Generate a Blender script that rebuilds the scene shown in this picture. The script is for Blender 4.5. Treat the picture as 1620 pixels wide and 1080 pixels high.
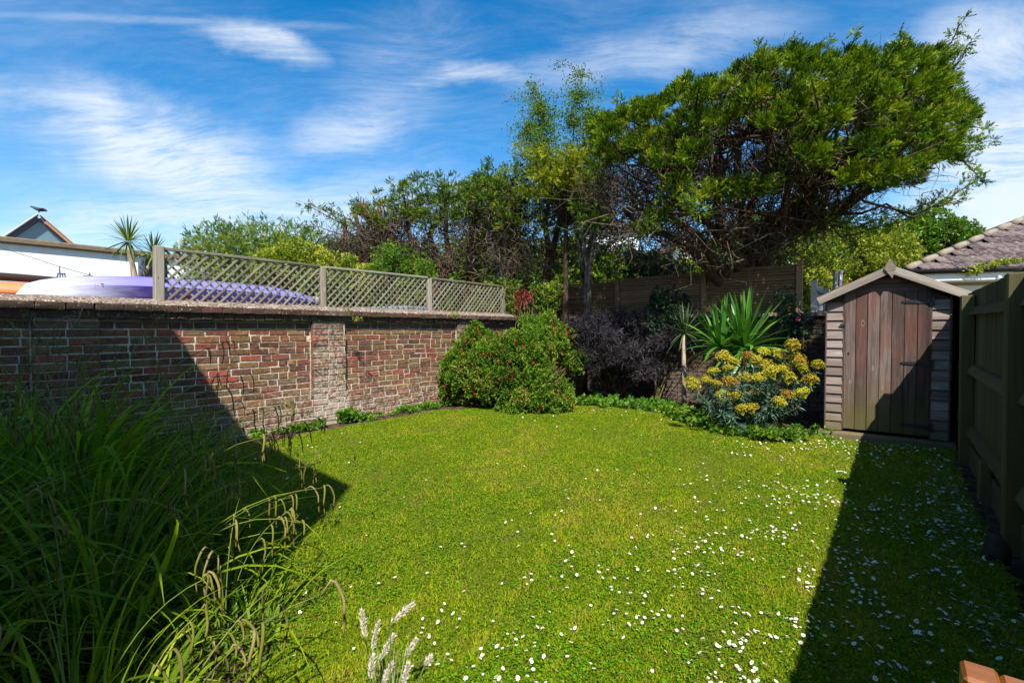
import bpy, math
import numpy as np
R = math.radians
S = bpy.context.scene
COL = S.collection
for o in list(bpy.data.objects):
    bpy.data.objects.remove(o)

# ---------------------------------------------------------------- camera, sky, sun, exposure
H = 1.25                                   # eye height
PITCH = math.atan(19 / 782)
cam = bpy.data.objects.new('camera', bpy.data.cameras.new('camera'))
COL.objects.link(cam)
cam.location = (0, 0, H)
cam.rotation_euler = (math.pi / 2 - PITCH, 0, 0)
cam.data.sensor_width = 36
cam.data.lens = 36 * 782 / 1620
cam.data.clip_start = 0.05
cam.data.clip_end = 1000
S.camera = cam
S.render.engine = 'CYCLES'
S.view_settings.view_transform = 'Standard'
S.view_settings.look = 'None'
S.view_settings.gamma = 1
S.view_settings.use_curve_mapping = False
S.view_settings.exposure = 1.0

SUN = np.array([0.043, -0.847, 1.0]); SUN /= np.linalg.norm(SUN)
sun_el = math.asin(SUN[2]); sun_az = math.atan2(SUN[0], SUN[1])
sl = bpy.data.lights.new('sun', 'SUN'); sl.energy = 4.9; sl.angle = R(0.5); sl.color = (1.0, 0.955, 0.88)
so = bpy.data.objects.new('sun', sl); COL.objects.link(so)
from mathutils import Vector, Matrix, Euler
so.rotation_euler = Vector(SUN).to_track_quat('Z', 'Y').to_euler()
so.location = (0, -6, 12)


class NT:
    """tiny node-tree helper"""
    def __init__(s, tree):
        s.t = tree; s.n = tree.nodes; s.l = tree.links
    def a(s, typ, ins=None, **kw):
        n = s.n.new(typ)
        for k, v in kw.items(): setattr(n, k, v)
        for k, v in (ins or {}).items(): s.set(n, k, v)
        return n
    def set(s, n, k, v):
        sock = n.inputs[k]
        if isinstance(v, bpy.types.NodeSocket): s.l.new(v, sock)
        else: sock.default_value = v
    def m(s, op, a, b=None, c=None, clamp=False):
        n = s.n.new('ShaderNodeMath'); n.operation = op; n.use_clamp = clamp
        for i, v in enumerate((a, b, c)):
            if v is not None: s.set(n, i, v)
        return n.outputs[0]
    def vm(s, op, a, b=None, out=0):
        n = s.n.new('ShaderNodeVectorMath'); n.operation = op
        s.set(n, 0, a)
        if b is not None: s.set(n, 3 if op == 'SCALE' else 1, b)
        return n.outputs[out]
    def mix(s, f, a, b, mode='MIX'):
        n = s.n.new('ShaderNodeMix'); n.data_type = 'RGBA'; n.blend_type = mode; n.clamp_factor = True
        s.set(n, 0, f)
        for i, v in ((6, a), (7, b)):
            if not isinstance(v, bpy.types.NodeSocket) and len(v) == 3: v = (*v, 1)
            s.set(n, i, v)
        return n.outputs[2]
    def ramp(s, f, stops, interp='LINEAR'):
        n = s.n.new('ShaderNodeValToRGB'); n.color_ramp.interpolation = interp
        e = n.color_ramp.elements
        while len(e) < len(stops): e.new(0.5)
        for i, (p, c) in enumerate(stops):
            e[i].position = p
            e[i].color = (*c, 1) if len(c) == 3 else c
        s.set(n, 0, f)
        return n.outputs[0]
    def noise(s, vec, scale, detail=4, rough=0.55, dist=0.0, out=0):
        n = s.a('ShaderNodeTexNoise', {'Vector': vec, 'Scale': scale, 'Detail': detail, 'Roughness': rough, 'Distortion': dist})
        return n.outputs[out]
    def step(s, x, lo, hi):
        n = s.n.new('ShaderNodeMapRange'); n.interpolation_type = 'SMOOTHSTEP'
        s.set(n, 0, x); s.set(n, 1, lo); s.set(n, 2, hi)
        return n.outputs[0]


world = bpy.data.worlds.new('World'); S.world = world; world.use_nodes = True
w = NT(world.node_tree); w.n.clear()
sky = w.a('ShaderNodeTexSky', sky_type='NISHITA', sun_disc=False, sun_elevation=sun_el, sun_rotation=sun_az,
          air_density=1.0, dust_density=0.6, ozone_density=2.2, altitude=0)
tc = w.a('ShaderNodeTexCoord').outputs['Generated']
sp = w.a('ShaderNodeSeparateXYZ', {0: tc})
# cirrus: wisps laid on a high flat layer
den = w.m('ADD', w.m('MAXIMUM', sp.outputs[2], 0.0), 0.12)
lay = w.a('ShaderNodeCombineXYZ', {0: w.m('DIVIDE', sp.outputs[0], den), 1: w.m('DIVIDE', sp.outputs[1], den)}).outputs[0]
warp = w.vm('SCALE', w.vm('SUBTRACT', w.noise(lay, 0.8, 2, out=1), (0.5, 0.5, 0.5)), 0.8)
layw = w.vm('ADD', lay, warp)
mp = w.a('ShaderNodeMapping', {0: layw, 2: (0, 0, R(35)), 3: (0.55, 1.9, 1)}).outputs[0]
wisp = w.noise(mp, 1.3, 9, 0.6, 0.0)
fine = w.noise(mp, 5.0, 8, 0.62, 0.0)
fib = w.noise(w.a('ShaderNodeMapping', {0: layw, 2: (0, 0, R(20)), 3: (1.0, 3.2, 1)}).outputs[0], 9.0, 8, 0.68)
wv = w.m('ADD', w.m('ADD', w.m('MULTIPLY', wisp, 0.50), w.m('MULTIPLY', fine, 0.28)), w.m('MULTIPLY', fib, 0.22))
base = w.m('MULTIPLY', w.step(wv, 0.40, 0.78), 0.50)
# the larger cirrus banks of the day, each a soft patch of the northern sky broken up by the wisps
yq = w.m('MAXIMUM', sp.outputs[1], 0.05)
front = w.step(sp.outputs[1], 0.05, 0.2)
q = w.a('ShaderNodeCombineXYZ', {0: w.m('DIVIDE', sp.outputs[0], yq), 1: w.m('DIVIDE', sp.outputs[2], yq)}).outputs[0]
qn = w.vm('ADD', q, w.vm('SCALE', w.vm('SUBTRACT', w.noise(q, 2.6, 5, 0.55, out=1), (0.5, 0.5, 0.5)), 0.26))
tot = None
BANKS = [(250, 240, 250, 66, -14, 1.2), (330, 290, 200, 60, -8, 0.9), (405, 92, 90, 26, -22, 0.95), (560, 225, 105, 50, 14, 0.7),
         (745, 125, 130, 24, 3, 0.75), (300, 345, 560, 55, 3, 0.75), (1610, 300, 190, 150, 20, 1.3), (1590, 90, 150, 70, 10, 0.85),
         (1010, 85, 240, 40, 12, 0.5), (60, 190, 150, 45, -15, 0.5), (620, 130, 90, 160, -30, 0.3), (330, 42, 330, 7, -2, 0.30),
         (455, 300, 100, 9, -30, 0.45)]
for (u, v, rx, ry, ang, amp) in BANKS:
    c = ((u - 810) / 782, (521 - v) / 782)
    t1 = w.vm('SUBTRACT', q if ry < 11 else qn, (c[0], c[1], 0))
    t2 = w.a('ShaderNodeMapping', {0: t1, 2: (0, 0, R(-ang)), 3: (1, 1, 1)}).outputs[0]
    t3 = w.vm('MULTIPLY', t2, (782 / rx, 782 / ry, 0))
    L = w.vm('LENGTH', t3, out=1)
    g = w.m('MULTIPLY', w.step(L, 1.5, 0.1), amp)
    tot = g if tot is None else w.m('MAXIMUM', tot, g)
bank = w.m('MULTIPLY', w.m('MULTIPLY', tot, w.step(wv, 0.30, 0.60)), front)
hz = w.m('MULTIPLY', w.step(sp.outputs[2], 0.45, 0.0), 0.12)
cl = w.m('ADD', w.m('ADD', w.m('MULTIPLY', base, 0.55), bank), hz, clamp=True)
hs = w.a('ShaderNodeHueSaturation', {'Hue': 0.497, 'Saturation': 1.46, 'Value': 0.94, 'Color': sky.outputs[0]}).outputs[0]
skc = w.mix(w.m('MULTIPLY', cl, 0.80), hs, (4.7, 5.0, 5.35))
bg = w.a('ShaderNodeBackground', {'Color': skc, 'Strength': 0.105})
w.l.new(bg.outputs[0], w.a('ShaderNodeOutputWorld').inputs[0])

# ---------------------------------------------------------------- frames
gd = np.array([0.609, 0.793]); gd /= np.linalg.norm(gd)
gn = np.array([gd[1], -gd[0]])
GROT = math.atan2(gn[1], gn[0])            # garden frame: x across (towards the fence), y along the walls
def G(n, d, z=0.0):
    return Vector((gn[0] * n + gd[0] * d, gn[1] * n + gd[1] * d, z))
def toG(x, y):
    return x * gn[0] + y * gn[1], x * gd[0] + y * gd[1]
cp, sn_ = math.cos(PITCH), math.sin(PITCH)
def W(u, v, Y):
    """survey helper: the point seen at (u, v) of the 1620 px photograph, Y metres out"""
    a, b = (u - 810) / 782, (540 - v) / 782
    dy = cp + b * sn_
    t = Y / dy
    return Vector((a * t, Y, H + t * (-sn_ + b * cp)))

# ---------------------------------------------------------------- objects
def tag(o, label=None, cat=None, group=None, kind=None):
    if label: o['label'] = label
    if cat: o['category'] = cat
    if group: o['group'] = group
    if kind: o['kind'] = kind
    return o
def thing(name, label, cat, loc=(0, 0, 0), rz=0.0, group=None):
    o = bpy.data.objects.new(name, None); COL.objects.link(o)
    o.location = loc; o.rotation_euler = (0, 0, rz); o.empty_display_size = 0.1
    return tag(o, label, cat, group)
def put(name, me, parent=None, loc=(0, 0, 0), rot=(0, 0, 0), sc=None, kind=None, label=None):
    o = bpy.data.objects.new(name, me); COL.objects.link(o)
    o.parent = parent; o.location = loc; o.rotation_euler = rot
    if sc is not None: o.scale = sc
    if kind: o['kind'] = kind
    if label: o['label'] = label
    return o
def qmesh(name, V, Q, mat, tint=None, smooth=False, T=None):
    V = np.asarray(V, dtype=np.float32).reshape(-1, 3)
    me = bpy.data.meshes.new(name)
    me.vertices.add(len(V)); me.vertices.foreach_set('co', V.ravel())
    Q = np.zeros((0, 4), int) if Q is None else np.asarray(Q).reshape(-1, 4)
    T = np.zeros((0, 3), int) if T is None else np.asarray(T).reshape(-1, 3)
    idx = np.concatenate([Q.ravel(), T.ravel()]).astype(np.int32)
    me.loops.add(len(idx)); me.loops.foreach_set('vertex_index', idx)
    st = np.concatenate([np.arange(len(Q)) * 4, len(Q) * 4 + np.arange(len(T)) * 3]).astype(np.int32)
    me.polygons.add(len(st)); me.polygons.foreach_set('loop_start', st)
    me.update(calc_edges=True)
    if tint is not None:
        at = me.attributes.new('tint', 'FLOAT', 'POINT'); at.data.foreach_set('value', np.asarray(tint, dtype=np.float32).ravel())
    me.polygons.foreach_set('use_smooth', np.full(len(st), smooth))
    me.materials.append(mat)
    return me
class MB:
    """collects shapes into one mesh"""
    def __init__(s): s.v = []; s.f = []; s.m = []
    def add(s, V, F, M=None, mi=0):
        o = len(s.v)
        for p in V: s.v.append(tuple(M @ Vector(p)) if M is not None else tuple(p))
        for f in F: s.f.append([i + o for i in f]); s.m.append(mi)
    def box(s, c, size, ch=0.004, M=None, mi=0):
        V, F = cbox(size, ch)
        T = Matrix.Translation(c)
        s.add(V, F, T if M is None else M @ T, mi)
    def bar(s, p, q, wdt, hgt, ch=0.004, up=(0, 0, 1), mi=0):
        p, q = Vector(p), Vector(q); y = (q - p); L = y.length; y.normalize()
        x = y.cross(Vector(up)).normalized(); z = x.cross(y)
        M = Matrix((x, y, z)).transposed().to_4x4(); M.translation = (p + q) / 2
        V, F = cbox((wdt, L, hgt), ch); s.add(V, F, M, mi)
    def tube(s, pts, rad, sides=8, mi=0, cap=True):
        V, Q = tubes(np.array([pts]), np.array([rad]), sides)
        F = Q.tolist()
        if cap:
            F.append(list(range(sides))[::-1]); F.append(list(range(len(V) - sides, len(V))))
        s.add(V, F, None, mi)
    def mesh(s, name, mats, smooth=False):
        me = bpy.data.meshes.new(name); me.from_pydata(s.v, [], s.f)
        for m in (mats if isinstance(mats, (list, tuple)) else [mats]): me.materials.append(m)
        me.polygons.foreach_set('material_index', s.m)
        me.polygons.foreach_set('use_smooth', [smooth] * len(s.f)); me.update()
        return me
def cbox(size, c=0.004):
    h = [x / 2 for x in size]; c = min(c, min(h) * 0.45)
    V = []; idx = {}
    for sx in (-1, 1):
        for sy in (-1, 1):
            for sz in (-1, 1):
                sg = (sx, sy, sz)
                for k in range(3):
                    idx[(sg, k)] = len(V)
                    V.append(tuple(sg[i] * (h[i] if i == k else h[i] - c) for i in range(3)))
    F = []
    for k in range(3):
        i, j = [a for a in range(3) if a != k]
        for sk in (-1, 1):
            ring = []
            for si, sj in ((-1, -1), (1, -1), (1, 1), (-1, 1)):
                sg = [0, 0, 0]; sg[k] = sk; sg[i] = si; sg[j] = sj
                ring.append(idx[(tuple(sg), k)])
            flip = (sk < 0) != (k == 1)
            F.append(ring[::-1] if flip else ring)
    for k in range(3):                      # edges parallel to axis k
        i, j = [a for a in range(3) if a != k]
        for si in (-1, 1):
            for sj in (-1, 1):
                A = [0, 0, 0]; A[i] = si; A[j] = sj; B = list(A); A[k] = -1; B[k] = 1
                A, B = tuple(A), tuple(B)
                f = [idx[(A, i)], idx[(B, i)], idx[(B, j)], idx[(A, j)]]
                if (si * sj > 0) != (k == 1): f = f[::-1]
                F.append(f)
    for sg in [(a, b, d) for a in (-1, 1) for b in (-1, 1) for d in (-1, 1)]:
        f = [idx[(sg, 0)], idx[(sg, 1)], idx[(sg, 2)]]
        F.append(f if sg[0] * sg[1] * sg[2] > 0 else f[::-1])
    return V, F
_bc = {}
def boxm(name, size, mat, ch=0.004):
    k = (name, tuple(round(x, 3) for x in size), mat.name)
    if k not in _bc:
        b = MB(); b.box((0, 0, 0), size, ch); _bc[k] = b.mesh(name, mat)
    return _bc[k]

def nrm(a):
    return a / (np.linalg.norm(a, axis=-1, keepdims=True) + 1e-9)
def frames(D, rng, upbias=False):
    """rotation matrices with column 0 along D"""
    D = nrm(D)
    r = rng.normal(size=D.shape)
    if upbias: r = r * 0.5 + np.array([0, 0, 1.5])
    z = nrm(r - (r * D).sum(-1, keepdims=True) * D)
    y = np.cross(z, D)
    return np.stack([D, y, z], axis=-1)
def stamp(TV, TQ, pos, M, sc, ttint=None, rng=None, tvar=0.25):
    """place a template (verts TV, quads TQ) at many positions"""
    TV = np.asarray(TV, float); TQ = np.asarray(TQ); m = len(pos)
    sc = np.asarray(sc, float).reshape(m, 1, -1)
    V = np.einsum('mij,mtj->mti', M, TV[None] * sc) + pos[:, None]
    Q = (TQ[None] + (np.arange(m) * len(TV))[:, None, None]).reshape(-1, TQ.shape[1])
    tt = np.zeros(len(TV)) if ttint is None else np.asarray(ttint)
    t = tt[None] + rng.uniform(-tvar, tvar, (m, 1)) + 0.5
    return V.reshape(-1, 3), Q, t.reshape(-1)
def tubes(P, Rd, sides=5):
    P = np.asarray(P, float); Rd = np.asarray(Rd, float)
    m, k, _ = P.shape
    T = nrm(np.gradient(P, axis=1))
    ref = np.where(np.abs(T[:, :1, 2:3]) > 0.9, np.array([1.0, 0, 0]), np.array([0, 0, 1.0]))
    ref = np.broadcast_to(ref, T.shape)
    A = nrm(np.cross(T, ref)); B = np.cross(T, A)
    th = np.arange(sides) / sides * 2 * np.pi
    V = P[:, :, None] + Rd[:, :, None, None] * (np.cos(th)[None, None, :, None] * A[:, :, None] + np.sin(th)[None, None, :, None] * B[:, :, None])
    b = (np.arange(m) * k * sides)[:, None, None] + (np.arange(k - 1) * sides)[None, :, None]
    j = np.arange(sides)[None, None]; j2 = (j + 1) % sides
    Q = np.stack([b + j, b + j2, b + sides + j2, b + sides + j], -1).reshape(-1, 4)
    return V.reshape(-1, 3), Q
def curves(A, B, rng, k=5, sag=0.0, wob=0.08):
    """wobbly paths from A to B"""
    t = np.linspace(0, 1, k)[None, :, None]
    P = A[:, None] * (1 - t) + B[:, None] * t
    L = np.linalg.norm(B - A, axis=1)[:, None, None]
    P = P + rng.normal(size=P.shape) * wob * L * np.sin(np.pi * t) ** 0.7
    P[..., 2] += (sag * L * 4 * t * (1 - t))[..., 0]
    return P
def ribbons(P, side, wd, fold=0.25):
    """leaf blades, three verts across with a V fold; P (m,k,3), side (m,k,3), wd (m,k)"""
    m, k, _ = P.shape
    T = nrm(np.gradient(P, axis=1)); N = np.cross(T, side)
    wd = wd[..., None]
    V = np.stack([P - side * wd + N * wd * fold, P, P + side * wd + N * wd * fold], 2)
    b = (np.arange(m) * k * 3)[:, None, None] + (np.arange(k - 1) * 3)[None, :, None]
    j = np.arange(2)[None, None]
    Q = np.stack([b + j, b + j + 1, b + 3 + j + 1, b + 3 + j], -1).reshape(-1, 4)
    return V.reshape(-1, 3), Q
def cat(*parts):
    V = []; Q = []; T = []; o = 0
    for p in parts:
        V.append(p[0]); Q.append(np.asarray(p[1]) + o); o += len(p[0])
        T.append(p[2] if len(p) > 2 else np.full(len(p[0]), 0.5))
    return np.concatenate(V), np.concatenate(Q), np.concatenate(T)

# leaf templates -------------------------------------------------
def tmpl_sprig(nl=7, ang=25, wd=0.034, seed=0):
    rg = np.random.default_rng(seed); V = []; Q = []; t = []
    def leaf(b, d, L, w_, z):
        d = np.array([math.cos(d), math.sin(d), z]); d /= np.linalg.norm(d)
        s = np.array([-d[1], d[0], rg.uniform(-.7, .7)]); s /= np.linalg.norm(s)
        o = len(V); b = np.array(b)
        V.extend([b - d * L * .05, b + d * L * .45 - s * w_, b + d * L, b + d * L * .45 + s * w_]); Q.append([o, o + 1, o + 2, o + 3])
        t.extend([-.18, -.02, .14, 0.02])
    for i in range(nl):
        x = 0.08 + 0.72 * i / nl
        for sg in (-1, 1):
            L = 0.42 * (1 - 0.55 * i / nl) * rg.uniform(.75, 1.2)
            leaf((x, 0, rg.uniform(-.02, .02)), sg * R(ang + rg.uniform(-12, 12)), L, wd * rg.uniform(.8, 1.2), rg.uniform(-.45, .45))
    leaf((0.6, 0, 0), 0, 0.4, wd, 0.05); leaf((0.0, 0, 0), 0, 0.7, wd * .5, 0)
    return np.array(V), np.array(Q), np.array(t)
def tmpl_leaf(w_=0.28, fold=0.12):
    V = np.array([[0, 0, 0], [0.45, -w_, fold], [1, 0, -0.08], [0.45, w_, fold]])
    return V, np.array([[0, 1, 2, 3]]), np.array([-.06, 0, .06, 0])
def tmpl_cluster(n=6, w_=0.16, L=0.5, spread=55, seed=0, stem=True):
    rg = np.random.default_rng(seed); V = []; Q = []; t = []
    for i in range(n):
        az = i * 2.399 + rg.uniform(-.3, .3); el = R(rg.uniform(spread - 25, spread + 20))
        d = np.array([math.cos(el), math.sin(el) * math.cos(az), math.sin(el) * math.sin(az)])
        s = nrm(np.cross(d, rg.normal(size=3))); b = np.array([rg.uniform(0, .55), 0, 0])
        l = L * rg.uniform(.7, 1.2); o = len(V); up = np.cross(s, d)
        V.extend([b, b + d * l * .45 - s * w_ + up * .03, b + d * l, b + d * l * .45 + s * w_ + up * .03]); Q.append([o, o + 1, o + 2, o + 3])
        k = rg.uniform(-.12, .12); t.extend([k - .05, k, k + .05, k])
    return np.array(V), np.array(Q), np.array(t)
SPRIG = tmpl_sprig(); SPRIG2 = tmpl_sprig(5, 24, 0.04, 3); LEAF = tmpl_leaf(); CLUS = tmpl_cluster(); CLUSN = tmpl_cluster(8, 0.07, 0.6, 60, 5)

def cloud(tmpl, C, Rr, per, size, rng, shell=0.55, bias=(0, 0, 0.35), spread=0.6, tvar=0.25, flat=1.0, ctint=0.12, cdir=None):
    """foliage: per sprigs round every clump centre C (m,3) with radius Rr (m,) or (m,3)"""
    C = np.asarray(C, float); Rr = np.asarray(Rr, float)
    if Rr.ndim == 1: Rr = Rr[:, None] * np.ones(3)
    m = len(C)
    d = nrm(rng.normal(size=(m, per, 3)))
    rr = shell + (1 - shell) * rng.random((m, per, 1)) ** 0.6
    rr *= 1 + 0.28 * rng.normal(size=(m, per, 1)) * 0.5
    off = d * rr * Rr[:, None] * np.array([1, 1, flat])
    pos = (C[:, None] + off).reshape(-1, 3)
    D = (nrm(off) * (1.0 if cdir is None else .55) + np.array(bias) + (0 if cdir is None else np.asarray(cdir)[:, None]) + rng.normal(size=off.shape) * spread).reshape(-1, 3)
    M = frames(D, rng)
    sc = rng.uniform(size[0], size[1], len(pos))
    TV, TQ, tt = tmpl
    V, Q, t = stamp(TV, TQ, pos, M, sc, tt, rng, tvar)
    ct = np.repeat(rng.normal(0, ctint, m), per * len(TV))
    return V, Q, t + ct

# ---------------------------------------------------------------- materials
def newmat(name):
    m = bpy.data.materials.new(name); m.use_nodes = True
    t = NT(m.node_tree); t.n.clear()
    out = t.a('ShaderNodeOutputMaterial')
    return m, t, out
def bsdf(t, out, col, rough=0.8, spec=0.3, bump=None, bstr=0.3, bdist=0.01, metal=0.0, **kw):
    ins = {'Base Color': col if isinstance(col, bpy.types.NodeSocket) or len(col) == 4 else (*col, 1), 'Roughness': rough, 'Specular IOR Level': spec, 'Metallic': metal}
    ins.update(kw)
    b = t.a('ShaderNodeBsdfPrincipled', ins)
    if bump is not None:
        bn = t.a('ShaderNodeBump', {'Height': bump, 'Strength': bstr, 'Distance': bdist})
        t.l.new(bn.outputs[0], b.inputs['Normal'])
    if out is not None: t.l.new(b.outputs[0], out.inputs[0])
    return b
def pos_(t): return t.a('ShaderNodeNewGeometry').outputs['Position']
def leafmat(name, stops, trans=0.35, rough=0.5, spec=0.35, byobj=False, tcol=(1.15, 1.25, 0.5), patch=0.0, objmix=0.0):
    m, t, out = newmat(name)
    if byobj:
        f = t.m('ADD', t.m('MULTIPLY', t.a('ShaderNodeObjectInfo').outputs['Random'], 0.8), 0.1)
    else:
        f = t.a('ShaderNodeAttribute', attribute_name='tint').outputs['Fac']
    if objmix:
        f = t.m('ADD', f, t.m('MULTIPLY', t.m('SUBTRACT', t.a('ShaderNodeObjectInfo').outputs['Random'], 0.5), objmix))
    if patch:
        f = t.m('ADD', f, t.m('MULTIPLY', t.m('SUBTRACT', t.noise(pos_(t), 1.3, 3), 0.5), patch))
    c = t.ramp(f, stops)
    b = bsdf(t, None, c, rough, spec)
    tr = t.a('ShaderNodeBsdfTranslucent', {'Color': t.mix(1.0, c, (*tcol, 1), 'MULTIPLY')})
    mx = t.a('ShaderNodeMixShader', {0: trans, 1: b.outputs[0], 2: tr.outputs[0]})
    t.l.new(mx.outputs[0], out.inputs[0])
    return m
def plain(name, col, rough=0.7, spec=0.3, var=0.25, scale=8, bstr=0.2, metal=0.0):
    m, t, out = newmat(name)
    p = pos_(t); n = t.noise(p, scale, 5)
    c = t.mix(n, tuple(x * (1 - var) for x in col), tuple(min(1, x * (1 + var)) for x in col))
    bsdf(t, out, c, rough, spec, t.noise(p, scale * 6, 4), bstr, 0.01, metal)
    return m
def bark(name, a, b_, scale=6, bstr=0.9):
    m, t, out = newmat(name)
    o = t.a('ShaderNodeTexCoord').outputs['Object']
    st = t.vm('MULTIPLY', o, (1, 1, 0.25))
    n = t.noise(st, scale * 4, 6, 0.65)
    c = t.mix(t.step(n, 0.35, 0.65), a, b_)
    bsdf(t, out, c, 0.9, 0.15, n, bstr, 0.02)
    return m
def wood(name, cols, axis=2, grain=28, green=0.0, gz=0.5, knots=True, rough=0.8, red=0.0, spec=0.2, bstr=0.5, objvar=0.5, lum=0.35):
    """weathered board; grain along local axis; green = algae amount fading out above gz metres"""
    m, t, out = newmat(name)
    o = t.a('ShaderNodeTexCoord').outputs['Object']
    rnd = t.a('ShaderNodeObjectInfo').outputs['Random']
    off = t.a('ShaderNodeCombineXYZ', {0: t.m('MULTIPLY', rnd, 37.0), 1: t.m('MULTIPLY', rnd, 91.0), 2: t.m('MULTIPLY', rnd, 53.0)}).outputs[0]
    o = t.vm('ADD', o, off)
    sc = [1.0, 1.0, 1.0]; sc[axis] = 0.06
    st = t.vm('MULTIPLY', o, tuple(sc))
    wv_ = t.noise(st, grain * .35, 4, 0.5, 0.6)
    n = t.noise(st, grain * 2.2, 7, 0.7, 0.3)
    big = t.noise(t.vm('MULTIPLY', o, tuple(s_ if s_ == 1 else 0.35 for s_ in sc)), 5, 4)
    f = t.m('ADD', t.m('ADD', t.m('MULTIPLY', n, 0.5), t.m('MULTIPLY', wv_, 0.5)), t.m('MULTIPLY', t.m('SUBTRACT', rnd, 0.5), objvar * 0.35))
    c = t.ramp(f, [(0.28, cols[0]), (0.5, cols[1]), (0.72, cols[2])])
    if red: c = t.mix(t.m('MULTIPLY', t.step(big, 0.50, 0.68), red), c, (0.16, 0.048, 0.028))
    h = n
    if knots:
        ks = [9.0, 9.0, 9.0]; ks[axis] = 3.6
        vo = t.a('ShaderNodeTexVoronoi', {'Vector': t.vm('MULTIPLY', o, tuple(ks)), 'Scale': 1.0, 'Randomness': 1.0})
        kd = vo.outputs['Distance']; keep = t.step(t.a('ShaderNodeSeparateColor', {0: vo.outputs['Color']}).outputs[0], 0.5, 0.55)
        kn = t.m('MULTIPLY', t.step(kd, 0.10, 0.05), keep)
        c = t.mix(kn, c, tuple(x * 0.45 for x in cols[0]))
        ring = t.m('MULTIPLY', t.m('MULTIPLY', t.step(kd, 0.17, 0.11), t.step(kd, 0.07, 0.11)), keep)
        c = t.mix(t.m('MULTIPLY', ring, 0.5), c, tuple(min(1, x * 1.4) for x in cols[2]))
    if green:
        z = t.a('ShaderNodeSeparateXYZ', {0: pos_(t)}).outputs[2]
        g = t.m('MULTIPLY', t.step(t.m('ADD', z, t.m('MULTIPLY', t.m('SUBTRACT', t.noise(pos_(t), 4, 4), 0.5), 0.6)), gz, gz * 0.1), green)
        c = t.mix(g, c, (0.085, 0.082, 0.022))
    bsdf(t, out, c, rough, spec, h, bstr, 0.004)
    return m
# ================================================================ materials
def brickmat(name, dark=0.0, shade=1.0):
    m, t, out = newmat(name)
    g = t.a('ShaderNodeNewGeometry'); p = g.outputs['Position']
    r = t.m('FRACT', t.m('ADD', t.a('ShaderNodeObjectInfo').outputs['Random'], g.outputs['Random Per Island']))
    c = t.ramp(r, [(0.0, (0.095, 0.039, 0.022)), (0.10, (0.189, 0.065, 0.033)), (0.24, (0.146, 0.076, 0.031)), (0.4, (0.189, 0.090, 0.039)), (0.52, (0.163, 0.052, 0.033)),
                   (0.62, (0.120, 0.050, 0.033)), (0.72, (0.198, 0.116, 0.053)), (0.82, (0.138, 0.086, 0.045)), (0.93, (0.258, 0.060, 0.039))], 'CONSTANT')
    n1 = t.noise(p, 26, 6, 0.7); n2 = t.noise(p, 90, 4, 0.7)
    c = t.mix(t.m('MULTIPLY', t.step(n1, 0.4, 0.75), 0.35), c, (0.30, 0.21, 0.125))
    c = t.mix(t.m('MULTIPLY', t.step(n1, 0.52, 0.30), 0.6), c, (0.07, 0.035, 0.028))
    sp_ = t.a('ShaderNodeSeparateXYZ', {0: p}); z = sp_.outputs[2]
    # lime bloom near the ground and in patches, soot and moss near the top
    bl = t.noise(p, 2.3, 5, 0.6)
    dd_ = t.a('ShaderNodeVectorMath', {0: p, 1: (gd[0], gd[1], 0)}, operation='DOT_PRODUCT').outputs['Value']
    lowm = t.m('MULTIPLY', t.m('MULTIPLY', t.step(t.m('ADD', z, t.m('MULTIPLY', t.m('SUBTRACT', bl, 0.5), 1.3)), 0.85, 0.05), 1.0), t.step(dd_, 1.2, 3.0))
    pil = t.m('MULTIPLY', t.m('COMPARE', t.m('PINGPONG', t.m('SUBTRACT', dd_, 1.09), 1.3175), 0.0, 0.26), 0.8)
    am = t.m('MULTIPLY', t.m('ADD', t.m('ADD', t.m('MULTIPLY', t.step(bl, 0.46, 0.68), 0.45), t.m('MULTIPLY', lowm, .75)), t.m('MULTIPLY', pil, .85)), t.m('MULTIPLY_ADD', t.step(dd_, 1.2, 2.8), 0.75, 0.25))  # bloom thinned along the house-shadowed stretch, painting that brick darker
    pat = t.step(t.m('ADD', t.noise(p, 24, 7, 0.78), t.m('MULTIPLY', am, 0.10)), 0.55, 0.62)
    c = t.mix(t.m('MULTIPLY', t.m('MULTIPLY', pat, am, clamp=True), 0.72), c, (0.46, 0.40, 0.32))
    sp2 = t.step(t.noise(p, 60, 3, 0.6), 0.66, 0.72)
    c = t.mix(t.m('MULTIPLY', sp2, 0.65), c, (0.58, 0.54, 0.46))
    top = t.m('MULTIPLY', t.step(t.m('ADD', z, t.m('MULTIPLY', n1, 0.16)), 1.30, 1.44), 0.75)
    c = t.mix(top, c, (0.050, 0.034, 0.028))
    lich = t.step(t.noise(p, 34, 5, 0.7), 0.60, 0.66)
    c = t.mix(t.m('MULTIPLY', t.m('MULTIPLY', lich, t.step(z, 1.20, 1.40)), 0.75), c, (0.42, 0.40, 0.35))
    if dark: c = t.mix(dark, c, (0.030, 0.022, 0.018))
    bsdf(t, out, c, 0.93, 0.1, t.m('ADD', n1, t.m('MULTIPLY', n2, 0.6)), 0.9, 0.008)
    return m
M_BRICK = brickmat('old_brick')
M_BRICKD = brickmat('shade_darkened_brick', 0.74)  # back wall brick, its shade put into a darkened colour
def mortarmat(name, col, dk):
    m, t, out = newmat(name); p = pos_(t)
    z = t.a('ShaderNodeSeparateXYZ', {0: p}).outputs[2]
    n = t.noise(p, 30, 6, 0.7)
    c = t.mix(t.step(n, 0.32, 0.62), tuple(x * .55 for x in col), col)
    c = t.mix(t.m('MULTIPLY', t.step(z, 1.24, 1.34), 0.7), c, dk)
    c = t.mix(t.m('MULTIPLY', t.step(t.noise(p, 3.1, 4), 0.52, 0.62), 0.35), c, dk)
    bsdf(t, out, c, 0.95, 0.1, t.noise(p, 60, 5, 0.7), 1.0, 0.01)
    return m
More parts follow.
